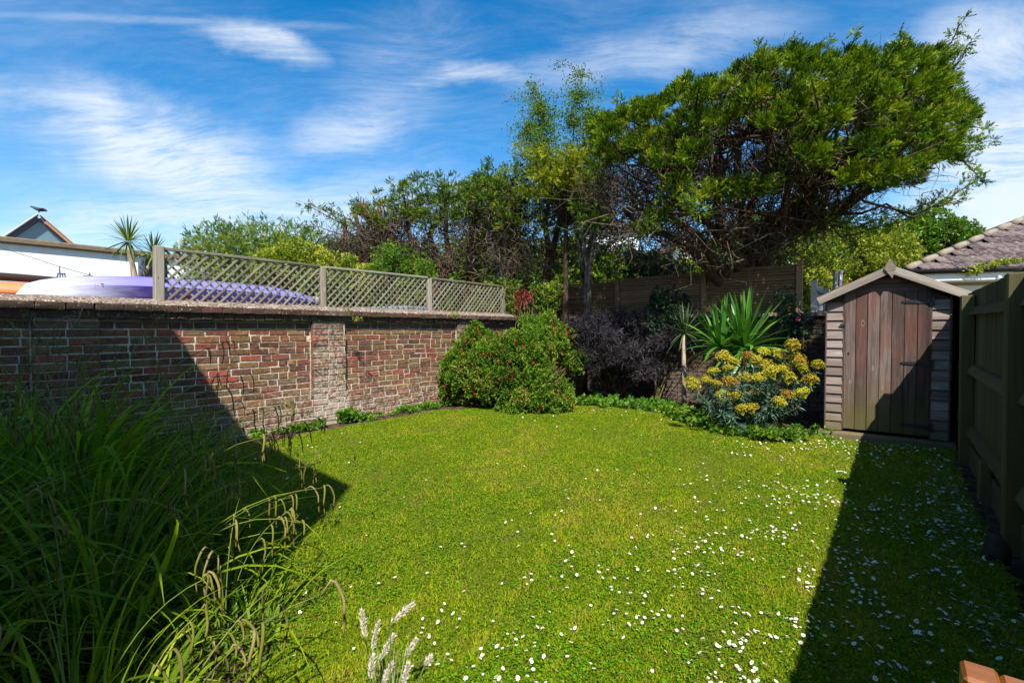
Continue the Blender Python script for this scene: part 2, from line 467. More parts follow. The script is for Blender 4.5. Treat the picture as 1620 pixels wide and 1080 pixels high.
M_MORTAR = mortarmat('lime_mortar', (0.64, 0.57, 0.46), (0.075, 0.06, 0.045))
M_MORTARD = mortarmat('shade_darkened_mortar', (0.06, 0.05, 0.042), (0.025, 0.022, 0.018))  # joints of the back wall, colour darkened to carry its shade
def copingmat():
    m, t, out = newmat('pebbly_coping'); p = pos_(t)
    vo = t.a('ShaderNodeTexVoronoi', {'Vector': p, 'Scale': 75.0})
    r = t.a('ShaderNodeSeparateColor', {0: vo.outputs['Color']}).outputs[0]
    c = t.ramp(r, [(0, (0.05, 0.036, 0.026)), (0.3, (0.14, 0.105, 0.078)), (0.6, (0.22, 0.165, 0.12)), (0.85, (0.32, 0.255, 0.20)), (1, (0.5, 0.45, 0.4))], 'LINEAR')
    c = t.mix(t.m('MULTIPLY', t.step(t.noise(p, 5, 5, .6), 0.5, 0.66), 0.5), c, (0.15, 0.10, 0.075))
    c = t.mix(t.m('MULTIPLY', t.step(t.noise(p, 22, 4, .6), 0.62, 0.68), 0.6), c, (0.47, 0.45, 0.4))
    bsdf(t, out, c, 0.95, 0.1, vo.outputs['Distance'], 0.8, 0.01)
    return m
M_COPING = copingmat()
M_TREL = wood('weathered_trellis_wood', [(0.07, 0.060, 0.038), (0.175, 0.158, 0.112), (0.30, 0.285, 0.225)], 1, 26, objvar=0.5)
M_TPOST = wood('weathered_post_wood', [(0.08, 0.068, 0.048), (0.21, 0.185, 0.14), (0.36, 0.335, 0.27)], 2, 26, knots=True)
M_LOUV = wood('brown_slat_wood', [(0.10, 0.058, 0.032), (0.19, 0.115, 0.062), (0.28, 0.18, 0.10)], 0, 24, knots=False)
M_LPOST = wood('brown_fence_post_wood', [(0.10, 0.06, 0.034), (0.20, 0.125, 0.07), (0.30, 0.2, 0.12)], 2, 24)
M_CLAD = wood('grey_cladding_wood', [(0.075, 0.052, 0.042), (0.18, 0.137, 0.115), (0.32, 0.265, 0.235)], 0, 22, green=0.7, gz=0.45, red=0.25)
M_DOORW = wood('shed_door_wood', [(0.020, 0.012, 0.010), (0.072, 0.046, 0.036), (0.20, 0.155, 0.13)], 2, 24, green=0.85, gz=0.75, red=0.4)
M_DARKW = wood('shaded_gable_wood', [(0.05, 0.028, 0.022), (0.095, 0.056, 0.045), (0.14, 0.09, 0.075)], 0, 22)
M_BARGE = wood('silvered_barge_board', [(0.09, 0.07, 0.055), (0.22, 0.18, 0.145), (0.38, 0.33, 0.28)], 0, 26)
M_PLINTH = wood('green_plinth_wood', [(0.07, 0.052, 0.03), (0.15, 0.11, 0.065), (0.22, 0.17, 0.11)], 0, 20, green=0.5, gz=0.3)
M_FENCE = wood('mossy_fence_board', [(0.020, 0.019, 0.009), (0.062, 0.054, 0.030), (0.13, 0.108, 0.068)], 2, 24, green=0.35, gz=2.2)
M_FRAIL = wood('mossy_fence_rail', [(0.035, 0.032, 0.014), (0.07, 0.062, 0.03), (0.115, 0.095, 0.055)], 1, 24, green=0.3, gz=2.2)
M_FPOST = wood('mossy_fence_post', [(0.035, 0.034, 0.014), (0.075, 0.068, 0.03), (0.12, 0.105, 0.055)], 2, 20, green=0.45, gz=2.2)
M_GREYW = wood('grey_gate_wood', [(0.25, 0.24, 0.22), (0.42, 0.41, 0.38), (0.58, 0.57, 0.54)], 2, 26)
M_CHAIR = wood('varnished_orange_wood', [(0.12, 0.036, 0.006), (0.20, 0.068, 0.011), (0.28, 0.105, 0.020)], 0, 30, knots=False, rough=0.22, spec=0.6, bstr=0.1)
M_IRON = plain('black_iron', (0.012, 0.012, 0.013), 0.5, 0.4)
M_WHITE, _t, _o = newmat('white_render'); _p = pos_(_t)
_st = _t.noise(_t.vm('MULTIPLY', _p, (3, 3, .25)), 2.2, 6, .6)
bsdf(_t, _o, _t.mix(_t.m('MULTIPLY', _t.step(_st, .50, .75), .45), (0.74, 0.75, 0.76), (0.50, 0.50, 0.46)), .9, .1, _t.noise(_p, 50, 4), .3, .01)
M_CREAM = plain('cream_render', (0.52, 0.46, 0.36), 0.9, 0.1, 0.08, 40, 0.6)
M_PVC = plain('white_painted_board', (0.72, 0.73, 0.75), 0.4, 0.4, 0.03)
M_FELT = plain('roof_felt', (0.06, 0.055, 0.05), 0.95, 0.1, 0.3, 30)
M_GLASS, _t, _o = newmat('window_glass'); bsdf(_t, _o, (0.10, 0.16, 0.19), 0.05, 0.8)
M_STONE = plain('mossy_parapet_coping', (0.17, 0.13, 0.085), 0.9, 0.1, 0.45, 12, 0.6)
M_NAVY = plain('slate_blue_frame', (0.07, 0.08, 0.13), 0.5, 0.4)
M_LEAD = plain('grey_lead_capping', (0.38, 0.38, 0.37), 0.6, 0.3)
M_SOFFIT = plain('orange_brown_soffit', (0.33, 0.17, 0.10), 0.7, 0.2)
M_BARK = bark('conifer_bark', (0.030, 0.020, 0.014), (0.10, 0.062, 0.042))
M_BARKR = bark('red_brown_bark', (0.045, 0.022, 0.014), (0.15, 0.075, 0.045))
M_TWIG = bark('dead_twigs', (0.045, 0.033, 0.022), (0.14, 0.105, 0.075))
M_BIRCHB = bark('birch_bark', (0.05, 0.038, 0.026), (0.22, 0.18, 0.14))
M_STEM = bark('green_brown_stem', (0.06, 0.055, 0.02), (0.15, 0.12, 0.05))
M_PALMB = bark('palm_bark', (0.16, 0.12, 0.08), (0.36, 0.29, 0.21))

M_CONIF = leafmat('cypress_foliage', [(0.05, (0.012, 0.030, 0.003)), (0.4, (0.048, 0.105, 0.005)), (0.66, (0.15, 0.235, 0.008)), (0.97, (0.33, 0.36, 0.018))], 0.22, .6, .10, patch=0.25)
M_CONIF2 = leafmat('dark_cypress_foliage', [(0.05, (0.012, 0.028, 0.004)), (0.4, (0.042, 0.095, 0.007)), (0.7, (0.12, 0.19, 0.010)), (0.97, (0.25, 0.26, 0.02))], 0.22, .6, .10, patch=0.3)
M_GOLD = leafmat('golden_foliage', [(0.05, (0.06, 0.095, 0.006)), (0.4, (0.18, 0.23, 0.010)), (0.75, (0.36, 0.36, 0.015)), (0.97, (0.45, 0.22, 0.04))], 0.3, .6, .1)
M_BIRCH = leafmat('birch_leaves', [(0.05, (0.03, 0.075, 0.008)), (0.5, (0.085, 0.17, 0.014)), (0.95, (0.19, 0.27, 0.03))], 0.4, .55, .15)
M_HEDGE = leafmat('hedge_foliage', [(0.05, (0.028, 0.070, 0.0050)), (0.45, (0.077, 0.161, 0.0101)), (0.75, (0.168, 0.252, 0.0151)), (0.97, (0.336, 0.308, 0.0420))], 0.3, patch=0.4)
M_YSHRUB = leafmat('yellow_green_leaves', [(0.05, (0.066, 0.121, 0.0079)), (0.5, (0.187, 0.242, 0.0132)), (0.95, (0.440, 0.418, 0.0462))], 0.35)
M_BAY = leafmat('bright_bush_leaves', [(0.05, (0.026, 0.078, 0.0043)), (0.5, (0.072, 0.162, 0.0072)), (0.95, (0.192, 0.288, 0.0144))], 0.3)
M_FUCH = leafmat('fuchsia_leaves', [(0.02, (0.10, 0.04, 0.018)), (0.15, (0.05, 0.10, 0.008)), (0.5, (0.09, 0.185, 0.012)), (0.85, (0.16, 0.26, 0.016)), (0.99, (0.24, 0.18, 0.05))], 0.3, .55, .15, patch=0.35)
M_SAMB = leafmat('black_elder_leaves', [(0.05, (0.006, 0.006, 0.007)), (0.5, (0.020, 0.017, 0.019)), (0.85, (0.05, 0.043, 0.048)), (0.97, (0.12, 0.105, 0.115))], 0.08, 0.6, 0.2)
M_ROSEL = leafmat('rose_leaves', [(0.05, (0.008, 0.022, 0.012)), (0.5, (0.02, 0.05, 0.02)), (0.95, (0.05, 0.09, 0.04))], 0.2)
M_WEED = leafmat('weed_leaves', [(0.05, (0.034, 0.098, 0.0069)), (0.5, (0.081, 0.196, 0.0097)), (0.95, (0.172, 0.310, 0.0207))], 0.35)
M_EUPHL = leafmat('blue_green_spurge_leaves', [(0.05, (0.016, 0.055, 0.035)), (0.5, (0.05, 0.12, 0.075)), (0.95, (0.13, 0.21, 0.12))], 0.25)
M_EUPHF = leafmat('spurge_flower_bracts', [(0.02, (0.26, 0.10, 0.015)), (0.25, (0.32, 0.22, 0.012)), (0.5, (0.38, 0.36, 0.012)), (0.95, (0.48, 0.52, 0.03))], 0.25, tcol=(1.1, 1.1, 0.6), objmix=0.45)
M_YUCCA = leafmat('yucca_leaf', [(0.1, (0.025, 0.098, 0.0110)), (0.5, (0.052, 0.161, 0.0152)), (0.9, (0.115, 0.265, 0.0242))], 0.25, 0.35, 0.5, byobj=True)
M_CORDY = leafmat('cordyline_leaf', [(0.1, (0.05, 0.095, 0.02)), (0.5, (0.10, 0.17, 0.035)), (0.9, (0.22, 0.28, 0.06))], 0.25, 0.4, 0.4, byobj=True)
M_CORDYD = leafmat('dark_cordyline_leaf', [(0.1, (0.02, 0.04, 0.015)), (0.5, (0.04, 0.075, 0.025)), (0.9, (0.08, 0.12, 0.04))], 0.2, 0.4, 0.4, byobj=True)
M_SEDGE = leafmat('sedge_leaf', [(0.05, (0.20, 0.14, 0.04)), (0.12, (0.09, 0.16, 0.006)), (0.45, (0.16, 0.25, 0.008)), (0.75, (0.29, 0.38, 0.012)), (0.97, (0.46, 0.48, 0.03))], 0.5, 0.65, 0.1, byobj=True)
M_SEDGEF = leafmat('sedge_undergrowth', [(0.05, (0.15, 0.10, 0.04)), (0.2, (0.04, 0.09, 0.008)), (0.5, (0.08, 0.16, 0.010)), (0.95, (0.17, 0.25, 0.02))], 0.35, .6, .12)
M_CATK = leafmat('catkin', [(0.05, (0.10, 0.075, 0.025)), (0.4, (0.15, 0.16, 0.025)), (0.7, (0.19, 0.17, 0.04)), (0.95, (0.27, 0.19, 0.10))], 0.1, 0.8, 0.1, byobj=True, tcol=(1, 1, 1))
M_CULM = leafmat('sedge_culm', [(0.05, (0.09, 0.12, 0.02)), (0.95, (0.18, 0.22, 0.04))], 0.1, byobj=True)
M_PLUME = leafmat('pale_grass_plume', [(0.05, (0.50, 0.42, 0.32)), (0.5, (0.70, 0.64, 0.52)), (0.95, (0.80, 0.77, 0.66))], 0.35, 0.8, 0.1, tcol=(1, 1, 1))
M_PSTEM = leafmat('pale_grass_stem', [(0.05, (0.16, 0.22, 0.07)), (0.95, (0.34, 0.36, 0.16))], 0.3)
M_RED = plain('crimson_petal', (0.42, 0.012, 0.03), 0.6, 0.2)
M_PINK = plain('pink_petal', (0.55, 0.05, 0.16), 0.6, 0.2)
M_REDL = leafmat('red_leaves', [(0.05, (0.09, 0.01, 0.01)), (0.5, (0.22, 0.025, 0.025)), (0.95, (0.36, 0.08, 0.07))], 0.3, tcol=(1.2, .8, .8))
M_WPET = plain('white_petal', (0.80, 0.80, 0.80), 0.6, 0.2, 0.03)
M_YEL = plain('yellow_disc', (0.65, 0.42, 0.02), 0.7, 0.2)

# ================================================================ the ground
def soilmat():
    m, t, out = newmat('soil'); p = pos_(t)
    n = t.noise(p, 9, 7, 0.7)
    c = t.ramp(n, [(0.3, (0.022, 0.013, 0.009)), (0.5, (0.075, 0.042, 0.030)), (0.68, (0.17, 0.105, 0.078))])
    c = t.mix(t.m('MULTIPLY', t.step(t.noise(p, 40, 4, 0.6), 0.6, 0.66), 0.6), c, (0.26, 0.20, 0.16))
    bsdf(t, out, c, 0.95, 0.1, t.noise(p, 35, 6, 0.75), 1.0, 0.03)
    return m
def turfmat():
    m, t, out = newmat('turf'); p = pos_(t)
    n = t.noise(p, 1.6, 5, 0.6); f = t.noise(p, 120, 4, 0.7)
    c = t.ramp(f, [(0.3, (0.03, 0.06, 0.002)), (0.5, (0.11, 0.165, 0.004)), (0.7, (0.21, 0.23, 0.012))])
    c = t.mix(t.m('MULTIPLY', t.step(n, 0.50, 0.66), 0.5), c, (0.15, 0.125, 0.03))
    c = t.mix(t.m('MULTIPLY', t.step(t.noise(p, 5.5, 4, 0.6), 0.60, 0.68), 0.5), c, (0.19, 0.12, 0.055))
    bsdf(t, out, c, 0.95, 0.1, t.noise(p, 150, 5, 0.7), 1.0, 0.02)
    return m
M_SOIL = soilmat(); M_TURF = turfmat()
M_GROUND = plain('neighbouring_ground', (0.10, 0.10, 0.05), 0.95, 0.1, 0.3, 1.5)
rng = np.random.default_rng(7)
def sheet(name, P, z, mat, kind='structure'):
    b = MB(); b.add([(x, y, z) for x, y in P], [list(range(len(P)))])
    o = put(name, b.mesh(name, mat)); tag(o, kind=kind); return o
sheet('ground', [(-250, -250), (250, -250), (250, 250), (-250, 250)], -0.01, M_GROUND)
soilP = [G(-5.86, -1.2), G(0.62, -1.2), G(0.62, 8.9), G(-5.86, 8.9)]
sheet('soil_bed', [(p.x, p.y) for p in soilP], 0.0, M_SOIL)

def inpoly(x, y, P):
    P = np.asarray(P); c = np.zeros(len(x), bool)
    for i in range(len(P)):
        x1, y1 = P[i]; x2, y2 = P[i - 1]
        k = ((y1 > y) != (y2 > y)) & (x < (x2 - x1) * (y - y1) / (y2 - y1 + 1e-12) + x1)
        c ^= k
    return c
LAWN_PX = [(432, 702), (520, 682), (600, 668), (690, 652), (760, 648), (900, 643), (1000, 650), (1070, 662), (1140, 686), (1215, 697), (1302, 694), (1345, 702), (1515, 716)]
LAWN = [(W(u, v, 977.5 / (v - 521)).x, 977.5 / (v - 521)) for u, v in LAWN_PX]
LAWN += [tuple(G(0.47, 6.2)[:2]), tuple(G(0.46, 4.0)[:2]), tuple(G(0.46, 2.0)[:2]), tuple(G(0.40, -1.0)[:2]), tuple(G(-0.55, -1.0)[:2]), (-0.50, 1.0), (-0.78, 1.5), (-1.05, 1.95), (-1.3, 2.3),
         (-1.55, 2.6), (-1.8, 2.9), (-2.2, 3.4), (-2.75, 4.1), (-3.0, 4.8), (-2.93, 5.25)]
LAWN = np.array(LAWN)
# the lawn's slightly uneven sheet
def lawn_h(x, y):
    return 0.022 + 0.006 * np.sin(x * 2.1 + y * 1.3) + 0.005 * np.sin(x * 4.7 - y * 3.9) + 0.004 * np.sin(y * 7.3 + x)
gx, gy = np.meshgrid(np.arange(-3.4, 5.2, 0.06), np.arange(-1.3, 8.4, 0.06))
inside = inpoly((gx[:-1, :-1] + 0.03).ravel() + 0.02 * rng.normal(size=gx[:-1, :-1].size), (gy[:-1, :-1] + 0.03).ravel(), LAWN)
nx = gx.shape[1]; I = np.arange(gx.size).reshape(gx.shape)
Q = np.stack([I[:-1, :-1], I[:-1, 1:], I[1:, 1:], I[1:, :-1]], -1).reshape(-1, 4)[inside]
V = np.stack([gx.ravel(), gy.ravel(), lawn_h(gx.ravel(), gy.ravel())], -1)
used, inv = np.unique(Q, return_inverse=True)
tag(put('lawn', qmesh('lawn', V[used], inv.reshape(-1, 4), M_TURF, smooth=True)), kind='structure')

# ================================================================ brick walls
def brick_template(L=0.215, h=0.065, dep=0.05, ch=0.006, seed=0, jit=0.0025):
    rg = np.random.default_rng(seed)
    def rect(x, c):
        return [(x, -L / 2 + c, -h / 2 + c), (x, L / 2 - c, -h / 2 + c), (x, L / 2 - c, h / 2 - c), (x, -L / 2 + c, h / 2 - c)]
    V = rect(-dep, 0) + rect(-ch, 0) + rect(0, ch)
    V = [tuple(np.array(p) + (rg.normal(size=3) * jit if i > 3 else 0)) for i, p in enumerate(V)]
    F = []
    for a in (0, 4):
        for i in range(4):
            j = (i + 1) % 4; F.append([a + i, a + j, a + 4 + j, a + 4 + i])
    F.append([8, 9, 10, 11])
    return V, F
BT = [brick_template(seed=s, jit=0.0022) for s in range(10)]
HT = [brick_template(L=0.102, seed=20 + s, jit=0.003) for s in range(6)]
CT = [brick_template(L=0.215, h=0.07, dep=0.09, seed=40 + s, jit=0.004, ch=0.008) for s in range(6)]
def bmesh_of(tm, name, mat):
    b = MB(); b.add(*tm); return b.mesh(name, mat)
def build_wall(root, bricks, mat, keep, key, xrot=0.0):
    """bricks: (kind, x, y, z, length); the `keep` most prominent become parts, the rest one joined part"""
    sets = {'s': [bmesh_of(t_, 'brick', mat) for t_ in BT], 'h': [bmesh_of(t_, 'brick', mat) for t_ in HT], 'c': [bmesh_of(t_, 'coping_brick', mat) for t_ in CT]}
    tms = {'s': BT, 'h': HT, 'c': CT}; nom = {'s': 0.215, 'h': 0.102, 'c': 0.215}
    bricks = sorted(bricks, key=key)
    nb = 0; rest = MB()
    for kind, x, y, z, L in bricks:
        k = int(rng.integers(len(tms[kind]))); rx = rng.normal(0, 0.007); dx = rng.normal(0, 0.0012 if z > .45 else .0022)
        if kind == 'c' or nb < keep:
            put('coping_brick' if kind == 'c' else 'brick', sets[kind][k], root, (x + dx, y, z), (rx, 0, rng.normal(0, 0.012) + xrot), (1, L / nom[kind], rng.uniform(.94, 1.03)))
            nb += kind != 'c'
        else:
            M = Matrix.Translation((x + dx, y, z)) @ Euler((rx, 0, xrot)).to_matrix().to_4x4() @ Matrix.Diagonal((1, L / nom[kind], 1, 1))
            rest.add(*tms[kind][k], M)
    if rest.v: put('further_brickwork', rest.mesh('further_brickwork', mat), root, kind='stuff')

NF = -5.86                                  # garden face of the long wall
wallL = thing('brick_wall', 'long old brick garden wall with pilasters and recessed panels, trellis standing on its left stretch', 'brick wall', G(NF, 3.0), GROT)
D0, D1 = -1.3, 8.9
PIL = [(-1.75, -1.28), (0.853, 1.326), (3.449, 3.946), (6.126, 6.6), (8.55, 8.9)]
def recessed(y, z): return z > 0.41 and not any(a <= y <= b for a, b in PIL)
REC = 0.055
core = MB()
def L_(n, d): return (n - NF, d - 3.0)      # local to wall root
core.box((-0.1485, (D0 + D1) / 2 - 3.0, 0.18), (0.28, D1 - D0, 0.46), 0.002)                  # plinth, face at -0.01
core.box((-0.1745, (D0 + D1) / 2 - 3.0, 0.885), (0.22, D1 - D0, 0.95), 0.002)                 # recessed body, face at -0.07
for a, b in PIL:
    core.box((-0.046, (a + b) / 2 - 3.0, 0.885), (0.07, b - a - .03, 0.948), 0.002)
core.box((-0.148, (D0 + D1) / 2 - 3.0, 1.405), (0.28, D1 - D0, 0.09), 0.002)                # header band backing
put('mortar_core', core.mesh('mortar_core', M_MORTAR), wallL)
bl = []
z0 = 0.005; ph = 0.0755
nco = 18
for c in range(nco):
    z = -0.03 + ph * (c + 0.5)
    if z > 1.34: break
    y = D0 - rng.random() * 0.2
    edges = sorted([e for a, b in PIL for e in (a, b)])
    while y < D1:
        L = rng.uniform(.218, .24) if rng.random() < 0.80 else 0.116
        y2 = y + L
        if z > 0.41:
            for e in edges:
                if y + 0.03 < e < y2 - 0.03: y2 = e; break
            for e in edges:
                if abs(y2 - e) <= 0.03: y2 = e
        y2 = min(y2, D1)
        Lb = y2 - y - 0.012
        if Lb > 0.03:
            yc = (y + y2) / 2
            x = -REC - 0.002 if recessed(yc, z) else 0.0
            bl.append(('s' if Lb > 0.15 else 'h', x, yc - 3.0, z, Lb))
        y = y2
y = D0
while y < D1:                                # header course under the coping, slightly proud
    L = rng.uniform(0.106, 0.118); bl.append(('h', 0.008, y + L / 2 - 3.0, 1.388, L - 0.010)); y += L
y = D0
while y < D1:
    L = rng.uniform(0.20, 0.25); bl.append(('c', 0.048, y + L / 2 - 3.0, 1.462, L - 0.007)); y += L
def keyL(b):
    d = b[2] + 3.0
    seen = 0.66 < d < 6.0 and not (b[3] < 0.55 and d < 2.2)
    return (0 if seen else 100) + abs(d - 1.0) + (1.43 - b[3]) * 0.2
build_wall(wallL, bl, M_BRICK, 300, keyL)
def coping(root, y0, y1, xf, wdt, zf, mat, nseg=None, name='coping_mortar'):
    ys = np.arange(y0, y1 + 0.01, 0.16); prof = [(xf, zf - 0.010), (xf - 0.004, zf + 0.004), (xf - wdt * .28, zf + 0.032), (xf - wdt * .5, zf + 0.056), (xf - wdt * .75, zf + 0.045), (xf - wdt, zf + 0.0), (xf - wdt, zf - 0.1)]
    V = []; k = len(prof)
    for yy in ys:
        for i, (a, b) in enumerate(prof): V.append((a + rng.normal(0, 0.003) * (i > 0), yy, b + rng.normal(0, 0.003) * (0 < i < 6)))
    Q = [(i * k + j, i * k + j + 1, (i + 1) * k + j + 1, (i + 1) * k + j) for i in range(len(ys) - 1) for j in range(k - 1)]
    return put(name, qmesh(name, V, Q, mat, smooth=True), root)
coping(wallL, D0 - 3.0, D1 - 3.0, 0.046, 0.36, 1.502, M_COPING)

# back wall: same bond, face at d = 8.9, running across the garden
DB = 8.9
wallB = thing('brick_wall', 'dark shaded brick wall closing the back of the garden, behind the shed and below the slatted fence', 'brick wall', G(-2.5, DB), GROT)
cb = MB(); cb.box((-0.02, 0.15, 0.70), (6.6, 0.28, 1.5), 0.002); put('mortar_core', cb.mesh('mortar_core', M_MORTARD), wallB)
subB = []
for c in range(19):
    z = -0.03 + ph * (c + 0.5)
    x = -3.3 + (0.115 if c % 2 else 0)
    while x < 3.2:
        L = 0.228 if rng.random() < 0.85 else 0.114
        subB.append(('s' if L > .15 else 'h', x + L / 2, z, L - 0.012)); x += L
subB.sort(key=lambda b: -b[1])
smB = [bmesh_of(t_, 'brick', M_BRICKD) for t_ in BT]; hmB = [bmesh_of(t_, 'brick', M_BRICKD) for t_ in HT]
rest = MB(); QR = -math.pi / 2
for i, (kk, x, z, L) in enumerate(subB):
    k = int(rng.integers(6)); nm = 0.215 if kk == 's' else 0.102; dy = rng.normal(0, .002) - 0.001
    if i < 300:
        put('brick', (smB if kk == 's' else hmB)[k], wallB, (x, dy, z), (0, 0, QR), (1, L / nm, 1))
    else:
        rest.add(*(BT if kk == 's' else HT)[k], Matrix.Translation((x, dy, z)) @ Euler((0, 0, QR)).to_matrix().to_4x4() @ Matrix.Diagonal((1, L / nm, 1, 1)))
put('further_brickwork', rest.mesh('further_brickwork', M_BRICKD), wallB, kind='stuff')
ct = MB(); ct.box((0, 0.15, 1.485), (6.5, 0.36, 0.07), 0.012); put('coping_stone', ct.mesh('coping_stone', M_COPING), wallB)

# ================================================================ trellis on the long wall
trel = thing('trellis_fence', 'weathered diagonal lattice trellis in three panels standing on the long brick wall', 'trellis', G(-6.02, 1.80, 1.5), GROT)
PY = [0.0, 1.855, 3.77, 5.70]; ZB = 0.045; ZT = 0.575
pm = boxm('post', (0.085, 0.085, 0.66), M_TPOST, 0.006)
pm2 = boxm('post', (0.075, 0.075, 0.62), M_TPOST, 0.006)
for i, y in enumerate(PY):
    o = put('post', pm if i == 0 else pm2, trel, (0, y + 0.04, 0.27 if i else 0.28), (rng.normal(0, .012), rng.normal(0, .01), 0))
for i in range(3):
    a, b = PY[i] + 0.085, PY[i + 1] + (0.0)
    wd = b - a; h = ZT - ZB
    put('top_rail', boxm('top_rail', (0.045, wd - .004, 0.03), M_TREL), trel, (0.0, (a + b) / 2, ZT + 0.012), (rng.normal(0, .004), 0, 0))
    put('bottom_rail', boxm('bottom_rail', (0.03, wd - .004, 0.024), M_TREL), trel, (0.0, (a + b) / 2, ZB - 0.008))
    for sgn in (1, -1):
        c = -h + 0.03
        while c < wd:
            p0, p1 = max(0, c), min(wd, c + h)
            if p1 - p0 > 0.05:
                z0_, z1_ = p0 - c, p1 - c
                L = (p1 - p0) * math.sqrt(2)
                ya, yb = a + p0, a + p1
                zc = (z0_ + z1_) / 2; yc = (ya + yb) / 2
                if sgn < 0: zc = h - zc
                put('lath', boxm('lath', (0.008, round(L, 2), 0.0225), M_TREL, 0.0015), trel, (0.0055 * sgn, yc, ZB + zc), (sgn * math.pi / 4 + rng.normal(0, .006), 0, 0))
            c += 0.1035

# ================================================================ slatted fence over the back wall
louv = thing('slatted_fence', 'brown fence of close horizontal slats above the dark back wall, dappled by the conifer', 'fence', G(-2.5, 9.02, 1.5), GROT)
LX = [(-5.90, -4.29), (-4.29, -2.642), (-2.642, -1.171)]
LT = [0.72, 0.735, 0.775]
for i, (a, b) in enumerate(LX):
    top = LT[i]; z = 0.05
    wd = b - a - 0.10; xc = (a + b) / 2 + 2.5
    while z < top - 0.02:
        put('slat', boxm('slat', (wd, 0.010, 0.035), M_LOUV, 0.002), louv, (xc, 0, z + rng.normal(0, .0012)), (R(16), rng.normal(0, 0.0015), 0)); z += 0.0465
    put('top_rail', boxm('top_rail', (wd + .01, 0.05, 0.022), M_LOUV, 0.003), louv, (xc, 0, top))
    put('batten', boxm('batten', (0.045, 0.018, top - .04), M_LPOST, 0.003), louv, (xc, 0.022, top / 2))
    put('dark_gap_sheet', boxm('dark_gap_sheet', (wd, 0.006, top - .05), M_DARKW, 0.001), louv, (xc, 0.036, top / 2))  # added dark sheet so the gaps between slats read as shade
    put('post', boxm('post', (0.085, 0.085, top + .10 if i == 2 else top + .04), M_LPOST, 0.005), louv, (b + 2.5, -0.012, (top + .04) / 2), (rng.normal(0, .006), rng.normal(0, .006), 0))

# weathered gate beside it
gate = thing('picket_gate', 'pale grey picket gate with a dipped curved top, left of the shed roof', 'gate', G(-1.05, 9.75, 0.0), GROT)
put('post', boxm('post', (0.09, 0.09, 2.08), M_GREYW, 0.006), gate, (0, 0, 1.04))
for i in range(11):
    x = 0.09 + i * 0.085; tt = i / 10
    hgt = 1.98 - 0.30 * math.sin(math.pi * min(1, tt * 1.0) * 0.5)
    put('picket', boxm('picket', (0.078, 0.018, round(hgt, 3)), M_GREYW, 0.003), gate, (x, 0, hgt / 2))
rb = MB(); xs = np.linspace(0.05, 0.97, 9)
rb.tube([(x, -0.03, 1.90 - 0.28 * math.sin(math.pi / 2 * (x - .05) / .92)) for x in xs], [0.028] * 9, 6)
put('curved_rail', rb.mesh('curved_rail', M_GREYW), gate)

# ================================================================ shed
SD = 6.82
SN0, SN1 = -0.612, 0.489; SC = (SN0 + SN1) / 2
shed = thing('garden_shed', 'small weathered wooden shed with apex roof and plank door at the back right', 'shed', G(SC, SD), GROT)
hw = (SN1 - SN0) / 2; dep = 1.6
EZ = 1.60; PK = 1.925; pk = -0.043 - SC + 0.02
def barge(x): return EZ + (PK - EZ) * (1 - abs(x - pk) / 0.66)
carc = MB()
carc.box((0, dep / 2 + 0.03, 0.85), (2 * hw - 0.04, dep - 0.02, 1.49), 0.004)
gab = [(-hw + .02, 0.035, 1.58), (hw - .02, 0.035, 1.58), (pk, 0.035, 1.86)]
gab2 = [(a, dep, c) for a, b, c in gab]
carc.add(gab + gab2, [[0, 1, 2], [5, 4, 3], [0, 3, 4, 1], [1, 4, 5, 2], [2, 5, 3, 0]])
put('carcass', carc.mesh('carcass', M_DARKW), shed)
dx0, dx1 = -0.432 - SC, 0.325 - SC
z = 0.09; i = 0
def cladboard(x0, x1, z, h):
    V = [(x0, -0.006, z), (x1, -0.006, z), (x1, 0.012, z + h), (x0, 0.012, z + h), (x0, 0.026, z), (x1, 0.026, z), (x1, 0.026, z + h), (x0, 0.026, z + h), (x0, 0.004, z + h - .012), (x1, 0.004, z + h - .012)]
    V = [(a, b + (-0.006 if i_ in (0, 1) else 0), c) for i_, (a, b, c) in enumerate(V)]
    return V, [[0, 1, 9, 8], [8, 9, 2, 3], [4, 7, 6, 5], [0, 4, 5, 1], [3, 2, 6, 7], [0, 8, 3, 7, 4], [1, 5, 6, 2, 9]]
while z < 1.56:
    hh = 0.1055
    for (xa, xb) in ((-hw, dx0 - 0.012), (dx1 + 0.012, hw)):
        Vb, Fb = cladboard(-(xb - xa) / 2, (xb - xa) / 2, 0, hh - 0.004)
        b = MB(); b.add(Vb, Fb)
        put('cladding_board', b.mesh('cladding_board', M_CLAD), shed, ((xa + xb) / 2 + rng.normal(0, .001), rng.normal(0, .0012), z + rng.normal(0, .001)), (0, rng.normal(0, .004), 0))
    z += hh
for (z, h) in ((1.665, 0.095), (1.76, 0.07)):              # gable boards over the door
    xw = hw - 0.02 if z < 1.7 else 0.27
    b = MB(); Vb, Fb = cladboard(-xw, xw, 0, h)
    if z < 1.7:
        Vb = [(a * (1.0 if c < h * .5 else 0.80), b_, c) for a, b_, c in Vb]
    else:
        Vb = [(a * (1.0 if c < h * .5 else 0.5), b_, c) for a, b_, c in Vb]
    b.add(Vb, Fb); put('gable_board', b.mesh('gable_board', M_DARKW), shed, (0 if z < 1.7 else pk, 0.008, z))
side = [('side_board', -hw - 0.004, 1), ('side_board', hw + 0.004, -1)]
for nm, x, s_ in side:
    z = 0.09
    while z < 1.56:
        put(nm, boxm(nm, (0.014, dep, 0.101), M_CLAD, 0.003), shed, (x, dep / 2 + 0.03, z + 0.05), (0, s_ * R(4), 0)); z += 0.1055
door = MB(); door.box(((dx0 + dx1) / 2, 0.012, 0.89), (dx1 - dx0 - .006, 0.016, 1.54), 0.002)
dr = put('door', door.mesh('door', M_DARKW), shed)
